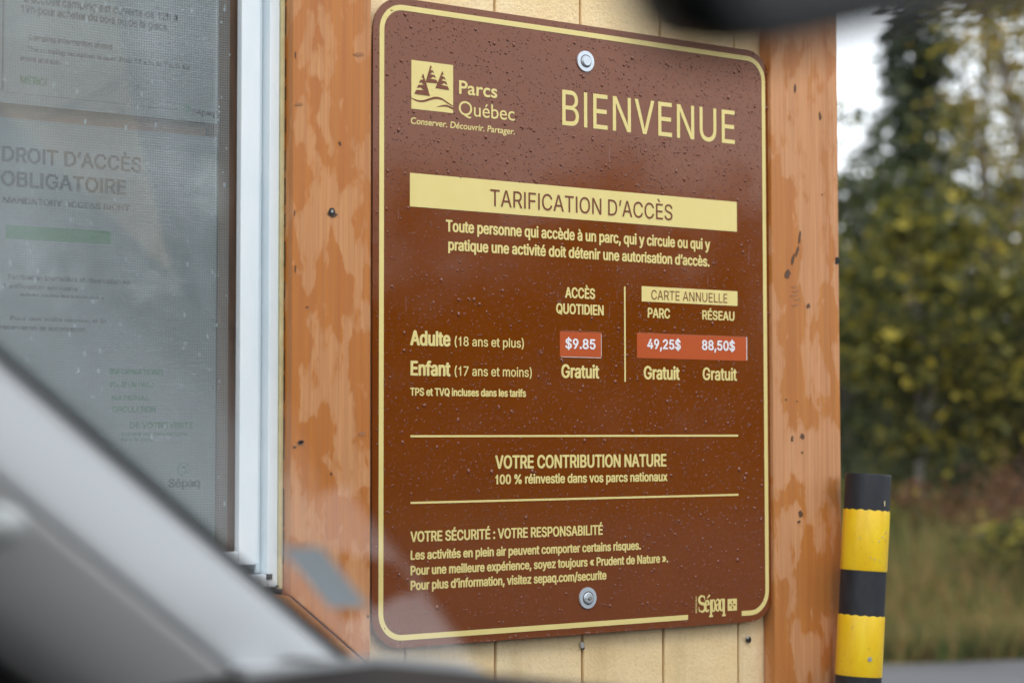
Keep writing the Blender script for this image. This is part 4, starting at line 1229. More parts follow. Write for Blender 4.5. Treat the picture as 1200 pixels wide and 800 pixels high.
for txt, a, m, bd in (('L’accueil camping est ouverte de 12h à', ln(28, 5, 208, 9), M_ink, 0.0004),
                      ('19h pour acheter du bois ou de la glace.', ln(25, 17, 198, 9), M_ink, 0.0004),
                      ('Camping information ahead', ln(33, 47.5, 131, 6), M_ink, 0.0003),
                      ('- The camping reception is open from 12 a.m. to 7 p.m. for', ln(25, 61, 223, 5.5), M_ink, 0.0003),
                      ('wood and ice.', ln(23, 71, 70, 5.5), M_ink, 0.0003),
                      ('MERCI', ln(23, 98, 55, 9), M_greenink, 0.0005),
                      ('Sépaq', ln(225, 134, 251, 6.5), M_ink, 0.0003)):
    ntext(txt, a[0], a[1], a[2], m, n1_, bd)
nline('frame_line', (3.5, 0), (3.5, 106), 0.0012, M_ink, n1_)
nline('frame_line', (261.5, -20), (261.5, 130), 0.0012, M_ink, n1_)
nline('frame_line', (5, 108.5), (208, 128), 0.0012, M_ink, n1_)
nline('frame_line', (253, 131.2), (261, 132), 0.0012, M_ink, n1_)
def swirl(px, py, r, par, m):
    """round spiral emblem"""
    cx, cz = PX(px, py, YP)
    rr = PX(px, py-r, YP)[1]-cz
    bm_ = bmesh.new()
    for (r1, a0, a1, ox, oz) in ((1.0, -50, 265, 0, 0), (0.55, -120, 150, -0.05, -0.15), (0.30, 0, 220, 0.25, 0.25)):
        n_ = 18
        prev = None
        for k in range(n_+1):
            a = math.radians(a0+(a1-a0)*k/n_)
            p0 = (cx+rr*(ox+r1*math.cos(a)), YP-0.0003, cz+rr*(oz+r1*math.sin(a)))
            p1 = (cx+rr*(ox+(r1-0.16)*math.cos(a)), YP-0.0003, cz+rr*(oz+(r1-0.16)*math.sin(a)))
            cur = (bm_.verts.new(p0), bm_.verts.new(p1))
            if prev:
                bm_.faces.new((prev[0], cur[0], cur[1], prev[1]))
            prev = cur
    o_ = bm_obj('emblem', bm_, m, par)
    o_.matrix_parent_inverse = Matrix.Translation(-par.location)
swirl(218.5, 127, 5.5, n1_, M_greenink)
SL = 0.075
for txt, a, m, bd in (('DROIT D’ACCÈS', ln(2, 188, 166, 17, 0.085), M_ink, 0.0009),
                      ('OBLIGATOIRE', ln(1, 217, 148, 17, 0.072), M_ink, 0.0009),
                      ('MANDATORY ACCESS RIGHT', ln(3, 238, 152, 7, 0.06), M_ink, 0.0004),
                      ('Tarification journalière et réservation en', ln(8, 326, 152, 5, 0.05), M_ink, 0.0003),
                      ('Tarification annuelle', ln(3, 337, 91, 5, 0.05), M_ink, 0.0003),
                      ('suivez toutes les instructions', ln(23, 346, 122, 4, 0.05), M_ink, 0.0003),
                      ('Pour une visite réussie et la', ln(12, 374, 124, 5, 0.05), M_ink, 0.0003),
                      ('réservation et autorisation', ln(0, 385, 100, 5, 0.04), M_ink, 0.0003),
                      ('INFORMATIONS', ln(129, 438, 191, 6.5, 0.03), M_greenink, 0.0004),
                      ('POUR UN PARC', ln(129, 453, 180, 6.5, 0.03), M_greenink, 0.0004),
                      ('NATIONAL', ln(131, 468, 175, 5.5, 0.03), M_greenink, 0.0004),
                      ('CIRCULATION', ln(131, 482, 182, 6.5, 0.03), M_greenink, 0.0004),
                      ('DE VOTRE VISITE', ln(152, 500.5, 226, 6.5, 0.02), M_greenink, 0.0004),
                      ('suivez les instructions', ln(142, 509.5, 220, 4, 0.02), M_greenink, 0.0002),
                      ('dans le parc', ln(140, 516, 178, 3.5, 0.02), M_greenink, 0.0002),
                      ('Sépaq', ln(197, 570, 234, 10, 0.02), M_ink, 0.0007)):
    ntext(txt, a[0], a[1], a[2], m, n2_, bd)
swirl(215, 549.5, 8, n2_, M_greenink)
xa_, za_ = PX(7, 263, YP)
xb_, zb2 = PX(130, 287, YP)
bm = bmesh.new()
box(bm, xa_, xb_, YP-0.0003, YP-0.0001, zb2, za_)
o = bm_obj('green_bar', bm, M_greenbar, n2_)
o.matrix_parent_inverse = Matrix.Translation(-n2_.location)

# ------------------------------------------------------------------ striped bollard beside the corner
YB = -0.06
bx1, bz1 = PX(1017.5, 555.5, YB)
bx0, bz0 = PX(1006, 791, YB)
top = Vector((bx1, YB, bz1))
ax = (top-Vector((bx0, YB, bz0))).normalized()
foot = top - ax*(top.z/ax.z)
depth_b = (top-CAMP).dot(FWD)
RB = 26.6*depth_b/FPX
bol = thing('bollard', 'leaning round bollard banded black and yellow at the booth corner', 'bollard', foot)
def on_axis(py):
    # height on the post of a photo row
    px = 1017.5 + (py-555.5)*(1006-1017.5)/(791-555.5)
    _, z_ = PX(px, py, YB)
    return z_
def sleeve(name, z0_, z1_, r, m, jag=0.0, n_=64, cap=False):
    bm_ = bmesh.new()
    rows = []
    s1 = ax.cross(Vector((0, 1, 0))).normalized()
    s2 = s1.cross(ax)
    levels = [z0_, z0_+0.002, (z0_+z1_)/2, z1_-0.002, z1_]
    for j, zz in enumerate(levels):
        c_ = foot + ax*(zz/ax.z)
        rr = r*(0.985 if j in (0, 4) else 1.0)
        row = []
        for k in range(n_):
            a = 2*math.pi*k/n_
            dz = 0.0
            if jag and j in (3, 4):
                dz = -jag*(1 if (k % 4) < 2 else 0) - random.uniform(0, jag*0.4)
            row.append(bm_.verts.new(c_ + ax*dz + (s1*math.cos(a)+s2*math.sin(a))*rr - foot))
        rows.append(row)
    for a, b2 in zip(rows, rows[1:]):
        for k in range(n_):
            bm_.faces.new((a[k], a[(k+1) % n_], b2[(k+1) % n_], b2[k]))
    if cap:
        bm_.faces.new(rows[-1])
    o_ = bm_obj(name, bm_, m, bol, smooth=True)
    o_.matrix_parent_inverse = Matrix()
    return o_
sleeve('tube', 0.0, top.z, RB, M_bblack, cap=True)
for y0_, y1_ in ((668, 597), (791, 719.5)):
    sleeve('yellow_band', on_axis(y0_), on_axis(y1_), RB+0.0008, M_byellow, 0.0012)
hb = on_axis(668)-on_axis(719.5)
zz = on_axis(791)-hb
while zz > 0.15:
    sleeve('yellow_band', zz-0.10, zz, RB+0.0008, M_byellow, 0.0012)
    zz -= 0.10+hb
def on_face(name, px, py, wd, hg, m, tilt=0.0):
    # small mark on the visible side of the post
    d = ray(px, py)
    # intersect with cylinder (vertical approx)
    c_ = foot + ax*(on_axis(py)/ax.z)
    oc = CAMP-c_
    a = d.x*d.x+d.y*d.y
    b2 = 2*(oc.x*d.x+oc.y*d.y)
    cc = oc.x**2+oc.y**2-(RB+0.0012)**2
    disc = b2*b2-4*a*cc
    if disc < 0:
        return
    t_ = (-b2-math.sqrt(disc))/(2*a)
    p = CAMP+d*t_
    nrm = Vector((p.x-c_.x, p.y-c_.y, 0)).normalized()
    s = Vector((0, 0, 1)).cross(nrm)
    bm_ = bmesh.new()
    n_ = 9
    vs = []
    for k in range(n_):
        an = 2*math.pi*k/n_
        u, v_ = wd/2*math.cos(an)*random.uniform(0.75, 1.1), hg/2*math.sin(an)*random.uniform(0.75, 1.1)
        u, v_ = u*math.cos(tilt)-v_*math.sin(tilt), u*math.sin(tilt)+v_*math.cos(tilt)
        vs.append(p + s*u + Vector((0, 0, v_)) - foot)
    lo_ = [bm_.verts.new(v_) for v_ in vs]
    hi_ = [bm_.verts.new(v_ + nrm*0.0006) for v_ in vs]
    bm_.faces.new(hi_)
    for k in range(n_):
        bm_.faces.new((lo_[k], lo_[(k+1) % n_], hi_[(k+1) % n_], hi_[k]))
    o_ = bm_obj(name, bm_, m, bol)
    o_.matrix_parent_inverse = Matrix()
on_face('scuff', 1036.5, 590, 0.0028, 0.010, M_scuff)
for px, py, a, b2, tl in ((1030, 634, 0.004, 0.002, 0.6), (1034, 629, 0.0045, 0.0022, 0.8), (1038, 624, 0.004, 0.003, 0.9), (1020, 653, 0.0015, 0.003, 0), (1025, 655, 0.002, 0.003, 0), (1031, 657, 0.002, 0.0015, 0), (1008, 630, 0.003, 0.002, 0)):
    on_face('scuff', px, py, a, b2, M_scuff, tl)
on_face('rivet', 1019.3, 772, 0.0075, 0.0075, M_galv)
on_face('rivet_hole', 1018, 772.3, 0.004, 0.005, M_nail)

# ------------------------------------------------------------------ the car the photograph is taken from
car = thing('car', 'dark car seen from its cabin, light grey windshield pillar beside the booth', 'car', (-0.95, -1.9, 0))
def car_part(name, bm_, m, smooth=False):
    o_ = bm_obj(name, bm_, m, car, smooth=smooth)
    o_.matrix_parent_inverse = Matrix.Translation(-car.location)
    return o_
A = PD(425, 784, 1.36)                       # windshield edge, low end
Bp = PD(0, 413, 1.145)                       # same edge, higher up
pd_ = (Bp-A).normalized()
base = A - pd_*((A.z-1.00)/pd_.z)
topp = A + pd_*((1.60-A.z)/pd_.z)
vm = ((A+Bp)/2-CAMP).normalized()
e1 = vm.cross(pd_).normalized()
if e1.z > 0:
    e1 = -e1
e2 = vm
def sweep(name, sec, m, p0=base, p1=topp, smooth=True, closed=True, n_=14):
    bm_ = bmesh.new()
    rows = []
    for k in range(n_+1):
        t_ = k/n_
        c_ = p0.lerp(p1, t_)
        rows.append([bm_.verts.new(c_ + e1*a + e2*b2) for a, b2 in sec])
    L_ = len(sec)
    for r0, r1 in zip(rows, rows[1:]):
        for k in range(L_ if closed else L_-1):
            bm_.faces.new((r0[k], r0[(k+1) % L_], r1[(k+1) % L_], r1[k]))
    return car_part(name, bm_, m, smooth)
sweep('window_seal', [(0.001+0.003*math.cos(a), 0.0035*math.sin(a)) for a in (2*math.pi*k/10 for k in range(10))], M_rubber)
sweep('pillar_trim', [(0.004, 0.004), (0.012, -0.010), (0.030, -0.030), (0.046, -0.046), (0.053, -0.050), (0.057, -0.0495), (0.060, 0.0), (0.03, 0.03)], M_trimL)
sweep('pillar_trim', [(0.0572, -0.0490), (0.064, -0.049), (0.085, -0.046), (0.110, -0.038), (0.130, -0.025), (0.142, -0.008), (0.148, 0.012), (0.10, 0.04), (0.0605, 0.02)], M_trimD)
sweep('door_seal', [(0.152+0.012*math.cos(a), 0.010+0.012*math.sin(a)) for a in (2*math.pi*k/10 for k in range(10))], M_rubber)
# windshield: bowed sheet from pillar to pillar
YM = -1.86
HWc = abs(base.y-YM)
bm = bmesh.new()
rows = []
for i in range(9):
    t_ = i/8
    c_ = base.lerp(topp, t_)
    row = []
    for j in range(21):
        s = j/20
        half = YM-c_.y
        y_ = c_.y + 2*half*s
        q = 1-(2*s-1)**2
        row.append(bm.verts.new((c_.x + 0.13*q, y_, c_.z + 0.0*q)))
    rows.append(row)
for r0, r1 in zip(rows, rows[1:]):
    for k in range(20):
        bm.faces.new((r0[k], r0[k+1], r1[k+1], r1[k]))
ws = car_part('windshield', bm, M_wind, True)
def ws_point(px, py, off=0.004):
    """where the line of sight meets the bowed windshield"""
    d = ray(px, py)
    lo_, hi_ = 0.2, 2.2
    def side(t_):
        p = CAMP+d*t_
        u = (p.z-base.z)/(topp.z-base.z)
        c_ = base.lerp(topp, u)
        half = YM-c_.y
        s = (p.y-c_.y)/(2*half)
        return p.x-(c_.x+0.13*(1-(2*s-1)**2))
    for _ in range(50):
        mid = (lo_+hi_)/2
        if side(mid) < 0:
            lo_ = mid
        else:
            hi_ = mid
    return CAMP+d*(lo_-off)
# grey translucent patch on the inside of the glass
bm = bmesh.new()
corners = [(327, 640), (376, 640), (433, 711), (387, 712)]
grid = []
for i in range(7):
    row = []
    for j in range(7):
        u, v_ = i/6, j/6
        l0 = Vector(corners[0]).lerp(Vector(corners[3]), v_)
        l1 = Vector(corners[1]).lerp(Vector(corners[2]), v_)
        p = l0.lerp(l1, u)
        row.append(bm.verts.new(ws_point(p.x, p.y)))
    grid.append(row)
for i in range(6):
    for j in range(6):
        bm.faces.new((grid[i][j], grid[i+1][j], grid[i+1][j+1], grid[i][j+1]))
car_part('windshield_patch', bm, M_patch)
# mirrored pillar on the far side
def mirror_y(p):
    return Vector((p.x, 2*YM-p.y, p.z))
bm = bmesh.new()
tube(bm, [mirror_y(base), mirror_y(topp)], [0.055, 0.055], 10)
car_part('pillar_trim', bm, M_trimL, True)
# dashboard: long rounded top under the glass
bm = bmesh.new()
Pc = PD(520, 800, 1.22)
zt = PD(560, 785, 1.20).z
rows = []
for i in range(25):
    s = i/24
    y_ = base.y-0.02 + (mirror_y(base).y-base.y+0.04)*s
    bowx = 0.13*(1-(2*s-1)**2)
    hump = zt - 0.05*max(0, abs(s-0.17)-0.10)
    hump = min(hump, zt)
    row = [bm.verts.new(p) for p in ((base.x+bowx-0.03, y_, zt-0.05), (base.x+bowx-0.12, y_, hump-0.012), (base.x+bowx-0.20, y_, hump), (base.x+bowx-0.30, y_, hump-0.012), (base.x+bowx-0.36, y_, hump-0.05), (base.x+bowx-0.38, y_, 0.55))]
    rows.append(row)
for r0, r1 in zip(rows, rows[1:]):
    for k in range(5):
        bm.faces.new((r0[k], r0[k+1], r1[k+1], r1[k]))
car_part('dashboard', bm, M_dash, True)
# light grey plate added on the dashboard so that its reflection veils the glass
bm = bmesh.new()
pl = [(-1.10, -1.108, 1.0915), (-1.079, -1.117, 1.0925), (-1.026, -1.146, 1.0990), (-0.966, -1.156, 1.0910), (-0.945, -1.150, 1.083), (-0.945, -1.03, 1.080), (-1.02, -1.03, 1.088), (-1.10, -1.06, 1.0905)]
hi_ = [bm.verts.new((x_, y_, z_+0.0092)) for x_, y_, z_ in pl]
lo_ = [bm.verts.new((x_, y_, z_-0.004)) for x_, y_, z_ in pl]
bm.faces.new(hi_)
bm.faces.new(lo_[::-1])
for k in range(len(pl)):
    bm.faces.new((hi_[k], lo_[k], lo_[(k+1) % len(pl)], hi_[(k+1) % len(pl)]))
car_part('veil_plate', bm, M_trimL)
# rear view mirror with its stalk
mL_ = PD(808, -98, 0.43)
mR_ = mL_ + (PD(1210, -150, 0.56)-mL_).normalized()*0.27
mc = (mL_+mR_)/2
bm = bmesh.new()
md = (mR_-mL_).normalized()
mn = (CAMP-mc).normalized()
mn = (mn - md*mn.dot(md)).normalized()
mu = mn.cross(md)
if mu.z < 0:
    mu = -mu
hw_, hh_, dp_ = 0.135, 0.036, 0.030
outline = rrect(0, 0, hw_, hh_, 0.030, 8)
rows = []
for (q, dd) in ((0.80, -dp_*1.4), (0.95, -dp_*1.0), (1.0, -dp_*0.4), (1.0, 0.0), (0.975, 0.004), (0.95, 0.0045)):
    rows.append([bm.verts.new(mc + md*(u - (1-q)*math.copysign(0.0, u)) * (1 if abs(u) < 0 else 1) * (q if True else 1) + mu*v_*q + mn*dd) for u, v_ in outline])
for r0, r1 in zip(rows, rows[1:]):
    for k in range(len(outline)):
        bm.faces.new((r0[k], r0[(k+1) % len(outline)], r1[(k+1) % len(outline)], r1[k]))
bm.faces.new(rows[0])
bm.faces.new(rows[-1][::-1])
mir = car_part('rear_view_mirror', bm, M_mirror, True)
bm = bmesh.new()
bm.faces.new([bm.verts.new(mc + md*u*0.92 + mu*v_*0.90 + mn*0.0052) for u, v_ in outline])
o = bm_obj('mirror_glass', bm, M_mirrorg, mir)
o.matrix_parent_inverse = Matrix.Translation(-car.location)
bm = bmesh.new()
tube(bm, [mc-mn*0.02, mc-mn*0.03+Vector((0.02, 0, 0.08)), Vector((topp.x+0.12, YM, 1.56))], [0.012, 0.011, 0.014], 10)
car_part('mirror_stalk', bm, M_mirror, True)
# roof, doors, floor and rear keep the cabin dark as a real one is
bm = bmesh.new()
box(bm, topp.x-2.3, topp.x+0.03, mirror_y(topp).y-0.02, topp.y+0.02, 1.61, 1.66)
bevel(bm, 0.015, 2)
car_part('roof', bm, M_headliner)
bm = bmesh.new()
box(bm, topp.x-2.3, base.x-0.02, mirror_y(base).y-0.03, base.y+0.10, 0.28, 0.34)
car_part('floor', bm, M_headliner)
yl, yr = base.y+0.10, mirror_y(base).y-0.10
bm = bmesh.new()
box(bm, topp.x-2.3, base.x+0.02, yl, yl+0.04, 0.30, 0.98)
bevel(bm, 0.012, 2)
car_part('door', bm, M_carpaint)
bm = bmesh.new()
box(bm, topp.x-2.3, base.x+0.02, yr-0.04, yr, 0.30, 0.98)
bevel(bm, 0.012, 2)
car_part('door', bm, M_carpaint)
bm = bmesh.new()
box(bm, topp.x-2.34, topp.x-2.30, yr-0.04, yl+0.04, 0.30, 1.66)
car_part('tailgate', bm, M_headliner)
for yy in (yl-0.06, yr+0.02):
    bm = bmesh.new()
    box(bm, topp.x-0.75, topp.x-0.62, yy, yy+0.04, 0.98, 1.61)
    car_part('door_pillar', bm, M_headliner)
for yc in (-1.50, -2.24):
    bm = bmesh.new()
    box(bm, -2.25, -2.12, yc-0.25, yc+0.25, 0.55, 1.15)
    bevel(bm, 0.05, 3)
    car_part('seat_back', bm, M_headliner, True)
# bonnet, wings and nose
bm = bmesh.new()
rows = []
for i in range(13):
    t_ = i/12
    x_ = base.x+0.02 + 1.05*t_
    zc = 0.955 - 0.10*t_**2 - (0.18*max(0, t_-0.85)/0.15)
    row = []
    for j in range(13):
        s = j/12
        y_ = yr + (yl-yr)*s
        edge = abs(2*s-1)
        bow = 0.13*(1-edge**2)*1.0
        row.append(bm.verts.new((x_+bow, y_, zc - 0.07*edge**4)))
    rows.append(row)
for r0, r1 in zip(rows, rows[1:]):
    for k in range(12):
        bm.faces.new((r0[k], r0[k+1], r1[k+1], r1[k]))
car_part('bonnet', bm, M_carpaint, True)
for y0_, y1_ in ((yl-0.03, yl+0.03), (yr-0.03, yr+0.03)):
    bm = bmesh.new()
    box(bm, base.x+0.03, base.x+1.10, y0_, y1_, 0.52, 0.86)
    bevel(bm, 0.02, 2)
    car_part('wing', bm, M_carpaint)
bm = bmesh.new()
box(bm, base.x+1.02, base.x+1.16, yr, yl, 0.28, 0.72)
bevel(bm, 0.04, 3)
car_part('bumper', bm, M_carpaint)
for wx, wy in ((base.x+0.55, yl-0.06), (base.x+0.55, yr+0.06), (base.x-2.0, yl-0.06), (base.x-2.0, yr+0.06)):
    bm = bmesh.new()
    bmesh.ops.create_cone(bm, cap_ends=True, segments=32, radius1=0.33, radius2=0.33, depth=0.2, matrix=Matrix.Translation((wx, wy, 0.334)) @ Matrix.Rotation(math.pi/2, 4, 'X'))
    bevel(bm, 0.02, 2)
    wh = car_part('wheel', bm, M_tyre)
    bm = bmesh.new()
    sgn = 1 if wy > YM else -1
    bmesh.ops.create_cone(bm, cap_ends=True, segments=24, radius1=0.21, radius2=0.19, depth=0.03, matrix=Matrix.Translation((wx, wy+sgn*0.10, 0.334)) @ Matrix.Rotation(math.pi/2, 4, 'X'))
    r_ = bm_obj('rim', bm, M_rim, wh)
    r_.matrix_parent_inverse = Matrix.Translation(-car.location)
# sail panel and a small pale ellipsoid at the lower left
bm = bmesh.new()
c0 = [PD(-60, 640, 1.18), PD(12, 662, 1.18), PD(48, 735, 1.20), PD(2, 752, 1.20), PD(-60, 700, 1.18)]
a = [bm.verts.new(p) for p in c0]
b_ = [bm.verts.new(p+FWD*0.02) for p in c0]
bm.faces.new(a)
bm.faces.new(b_[::-1])
for k in range(5):
    bm.faces.new((a[k], b_[k], b_[(k+1) % 5], a[(k+1) % 5]))
bevel(bm, 0.006, 2)
M_sail, _, _ = mat('grey sail panel', (0.20, 0.21, 0.20), 0.6)
car_part('sail_panel', bm, M_sail, True)
bm = bmesh.new()
bmesh.ops.create_uvsphere(bm, u_segments=16, v_segments=10, radius=1.0, matrix=Matrix.Translation(PD(-4, 616, 1.04)) @ Matrix.Diagonal((0.017, 0.010, 0.011, 1)))
M_pale, _, _ = mat('pale rounded piece', (0.40, 0.42, 0.42), 0.7)
car_part('pale_piece', bm, M_pale, True)

# ------------------------------------------------------------------ vegetation
def leaf_mat(name, stops, rough=0.6, trans=0.35):
    m = bpy.data.materials.new(name)
    m.use_nodes = True
    t_ = m.node_tree
    t_.nodes.clear()
    out = t_.nodes.new('ShaderNodeOutputMaterial')
    g = t_.nodes.new('ShaderNodeNewGeometry')
    r = ramp(t_, g.outputs['Random Per Island'], stops)
    tc_ = t_.nodes.new('ShaderNodeTexCoord')
    n_ = noise(t_, tc_.outputs['Object'], 1.3, 2)
    col = mixc(t_, ramp(t_, n_, [(0.35, (0, 0, 0)), (0.65, (1, 1, 1))]).outputs[0], mixc(t_, 1.0, r.outputs[0], (0.62, 0.66, 0.6), 'MULTIPLY'), r.outputs[0])
    d = t_.nodes.new('ShaderNodeBsdfPrincipled')
    d.inputs['Roughness'].default_value = rough
    d.inputs['Specular IOR Level'].default_value = 0.35
    t_.links.new(col, d.inputs['Base Color'])
    tl = t_.nodes.new('ShaderNodeBsdfTranslucent')
    t_.links.new(col, tl.inputs[0])
    mx_ = t_.nodes.new('ShaderNodeMixShader')
    mx_.inputs[0].default_value = trans
    t_.links.new(d.outputs[0], mx_.inputs[1])
    t_.links.new(tl.outputs[0], mx_.inputs[2])
    t_.links.new(mx_.outputs[0], out.inputs[0])
    return m
L_yel = leaf_mat('yellowing birch leaves', [(0.0, (0.045, 0.055, 0.016)), (0.5, (0.10, 0.105, 0.022)), (0.78, (0.20, 0.18, 0.028)), (0.9, (0.42, 0.34, 0.04)), (1.0, (0.55, 0.42, 0.05))])
L_org = leaf_mat('orange autumn leaves', [(0.0, (0.135, 0.123, 0.026)), (0.5, (0.312, 0.247, 0.039)), (1.0, (0.437, 0.272, 0.039))])
L_grn = leaf_mat('dull green leaves', [(0.0, (0.030, 0.045, 0.016)), (0.6, (0.065, 0.085, 0.028)), (0.88, (0.12, 0.14, 0.04)), (1.0, (0.26, 0.26, 0.06))])
L_con = leaf_mat('spruce needles', [(0.0, (0.023, 0.038, 0.018)), (0.7, (0.045, 0.064, 0.028)), (1.0, (0.076, 0.089, 0.038))], trans=0.1)
L_red = leaf_mat('reddish brown brush', [(0.0, (0.105, 0.045, 0.027)), (0.6, (0.225, 0.090, 0.045)), (1.0, (0.300, 0.165, 0.060))])
L_grass = leaf_mat('long autumn grass', [(0.0, (0.06, 0.10, 0.025)), (0.35, (0.15, 0.19, 0.045)), (0.6, (0.34, 0.26, 0.09)), (0.85, (0.50, 0.33, 0.14)), (1.0, (0.40, 0.15, 0.06))])
L_far = leaf_mat('far mixed foliage', [(0.0, (0.012, 0.019, 0.008)), (0.5, (0.027, 0.032, 0.011)), (0.85, (0.059, 0.054, 0.014)), (1.0, (0.108, 0.076, 0.016))])
L_deep = leaf_mat('deep wood foliage', [(0.0, (0.010, 0.016, 0.008)), (0.8, (0.03, 0.036, 0.013)), (1.0, (0.06, 0.05, 0.014))])
M_bark, t, b = mat('grey bark', (0.10, 0.085, 0.07), 0.9)
v = coords(t, (1, 1, 0.3))
t.links.new(mixc(t, noise(t, v, 20, 4), (0.05, 0.04, 0.035), (0.16, 0.14, 0.12)), b.inputs['Base Color'])
M_birch, t, b = mat('pale birch bark', (0.4, 0.38, 0.34), 0.8)
v = coords(t, (0.4, 0.4, 3))
t.links.new(mixc(t, ramp(t, noise(t, v, 6, 4), [(0.45, (0, 0, 0)), (0.62, (1, 1, 1))]).outputs[0], (0.10, 0.09, 0.08), (0.38, 0.36, 0.33)), b.inputs['Base Color'])

def leaf_mesh(name, P_, size, aspect=0.7, up=0.3):
    """P_ : (n,3) leaf centres -> one quad each, turned at random"""
    n_ = len(P_)
    a = rng.normal(size=(n_, 3))
    a[:, 2] *= 0.6
    a /= np.linalg.norm(a, axis=1)[:, None]
    r = rng.normal(size=(n_, 3))
    b2 = np.cross(a, r)
    b2 /= np.linalg.norm(b2, axis=1)[:, None]
    s = (size*np.exp(rng.normal(0, 0.3, n_)))[:, None]
    V = np.empty((n_, 4, 3))
    V[:, 0] = P_ - a*s*0.5
    V[:, 1] = P_ + b2*s*aspect*0.45
    V[:, 2] = P_ + a*s*0.5
    V[:, 3] = P_ - b2*s*aspect*0.45
    me = bpy.data.meshes.new(name)
    me.vertices.add(n_*4)
    me.vertices.foreach_set('co', V.reshape(-1))
    me.loops.add(n_*4)
    me.loops.foreach_set('vertex_index', np.arange(n_*4, dtype=np.int32))
    me.polygons.add(n_)
    me.polygons.foreach_set('loop_start', np.arange(0, n_*4, 4, dtype=np.int32))
    me.polygons.foreach_set('loop_total', np.full(n_, 4, dtype=np.int32))
    me.update(calc_edges=True)
    return me
def clumps(n_cl, n_leaf, c0, rad, spread, hollow=0.35):
    d = rng.normal(size=(n_cl, 3))
    d /= np.linalg.norm(d, axis=1)[:, None]
    q = (hollow + (1-hollow)*rng.random(n_cl)**0.6)[:, None]
    cc = np.array(c0) + d*q*np.array(rad)
    sc = spread*(0.5+rng.random(n_cl))
    idx = rng.integers(0, n_cl, n_leaf)
    return cc[idx] + rng.normal(size=(n_leaf, 3))*sc[idx][:, None]*np.array((1, 1, 0.75)), cc
def broad_tree(label, px, depth, ztop, zbot, rad, nleaf, size, lm, bark=None, ncl=60, spread=0.28, cat='tree', group=None, name='broadleaf_tree', trunk_r=None, hollow=0.3):
    p = PD(px, 500, depth)
    gx, gy = p.x, p.y
    t_ = thing(name, label, cat, (gx, gy, 0), group)
    hh_ = (ztop-zbot)/2
    P_, cc = clumps(ncl, nleaf, (0, 0, (ztop+zbot)/2), (rad, rad, hh_), spread, hollow)
    P_ = P_[P_[:, 2] > 0.05]
    me = leaf_mesh('crown', P_, size)
    o_ = obj('crown', me, lm, t_)
    o_.matrix_parent_inverse = Matrix()
    bm_ = bmesh.new()
    r0 = trunk_r or 0.02*ztop
    wob = [Vector((random.uniform(-0.06, 0.06)*ztop*0.3, random.uniform(-0.06, 0.06)*ztop*0.3, 0)) for _ in range(4)]
    tp = [Vector((0, 0, -0.05)), Vector((0, 0, ztop*0.3))+wob[0], Vector((0, 0, ztop*0.6))+wob[1], Vector((0, 0, ztop*0.93))+wob[2]]
    tube(bm_, tp, [r0, r0*0.75, r0*0.45, r0*0.12], 8)
    for k in range(14):
        c_ = Vector(cc[random.randrange(len(cc))])
        zb2 = max(zbot*0.7, c_.z*random.uniform(0.45, 0.75))
        s_ = min(1, zb2/(ztop*0.93))
        st = tp[1].lerp(tp[2], max(0, min(1, (s_-0.3)/0.3)))
        st = Vector((st.x, st.y, zb2))
        tube(bm_, [st, st.lerp(c_, 0.5)+Vector((0, 0, 0.05)), c_], [r0*0.35, r0*0.2, r0*0.06], 5, False)
    o_ = bm_obj('trunk', bm_, bark or M_bark, t_)
    o_.matrix_parent_inverse = Matrix()
    return t_
def conifer(label, px, depth, h, rad, n_leaf, size, lean=0):
    p = PD(px, 500, depth)
    t_ = thing('spruce_tree', label, 'tree', (p.x, p.y, 0))
    bm_ = bmesh.new()
    tube(bm_, [(0, 0, -0.05), (0.02, 0, h*0.5), (0, 0, h)], [h*0.018, h*0.01, 0.01], 8)
    pts = []
    nb = 150
    for k in range(nb):
        z_ = h*(0.10 + 0.89*(k/nb))
        L_ = rad*(1-z_/h)**0.8*random.uniform(0.6, 1.15)+0.08
        a = k*2.4+random.uniform(-0.3, 0.3)
        dirv = Vector((math.cos(a), math.sin(a), 0))
        e = Vector((0, 0, z_)) + dirv*L_ + Vector((0, 0, -0.25*L_))
        mid = Vector((0, 0, z_)) + dirv*L_*0.5 + Vector((0, 0, -0.02*L_))
        tube(bm_, [Vector((0, 0, z_)), mid, e], [0.018, 0.012, 0.004], 4, False)
        m_ = max(6, int(n_leaf/nb*(L_/rad)*2))
        for q in range(m_):
            s = random.uniform(0.12, 1.02)
            b0 = Vector((0, 0, z_)).lerp(mid, min(1, s*2)) if s < 0.5 else mid.lerp(e, (s-0.5)*2)
            side = dirv.cross(Vector((0, 0, 1)))*random.gauss(0, 0.16*L_*(1.1-s)+0.04)
            pts.append(b0+side+Vector((0, 0, random.gauss(-0.06, 0.06))))
    o_ = obj('crown', leaf_mesh('crown', np.array([tuple(p_) for p_ in pts]), size, 0.35), L_con, t_)
    o_.matrix_parent_inverse = Matrix()
    o_ = bm_obj('trunk', bm_, M_bark, t_)
    o_.matrix_parent_inverse = Matrix()
    return t_
def ztop_at(py, depth):
    return PD(1090, py, depth).z

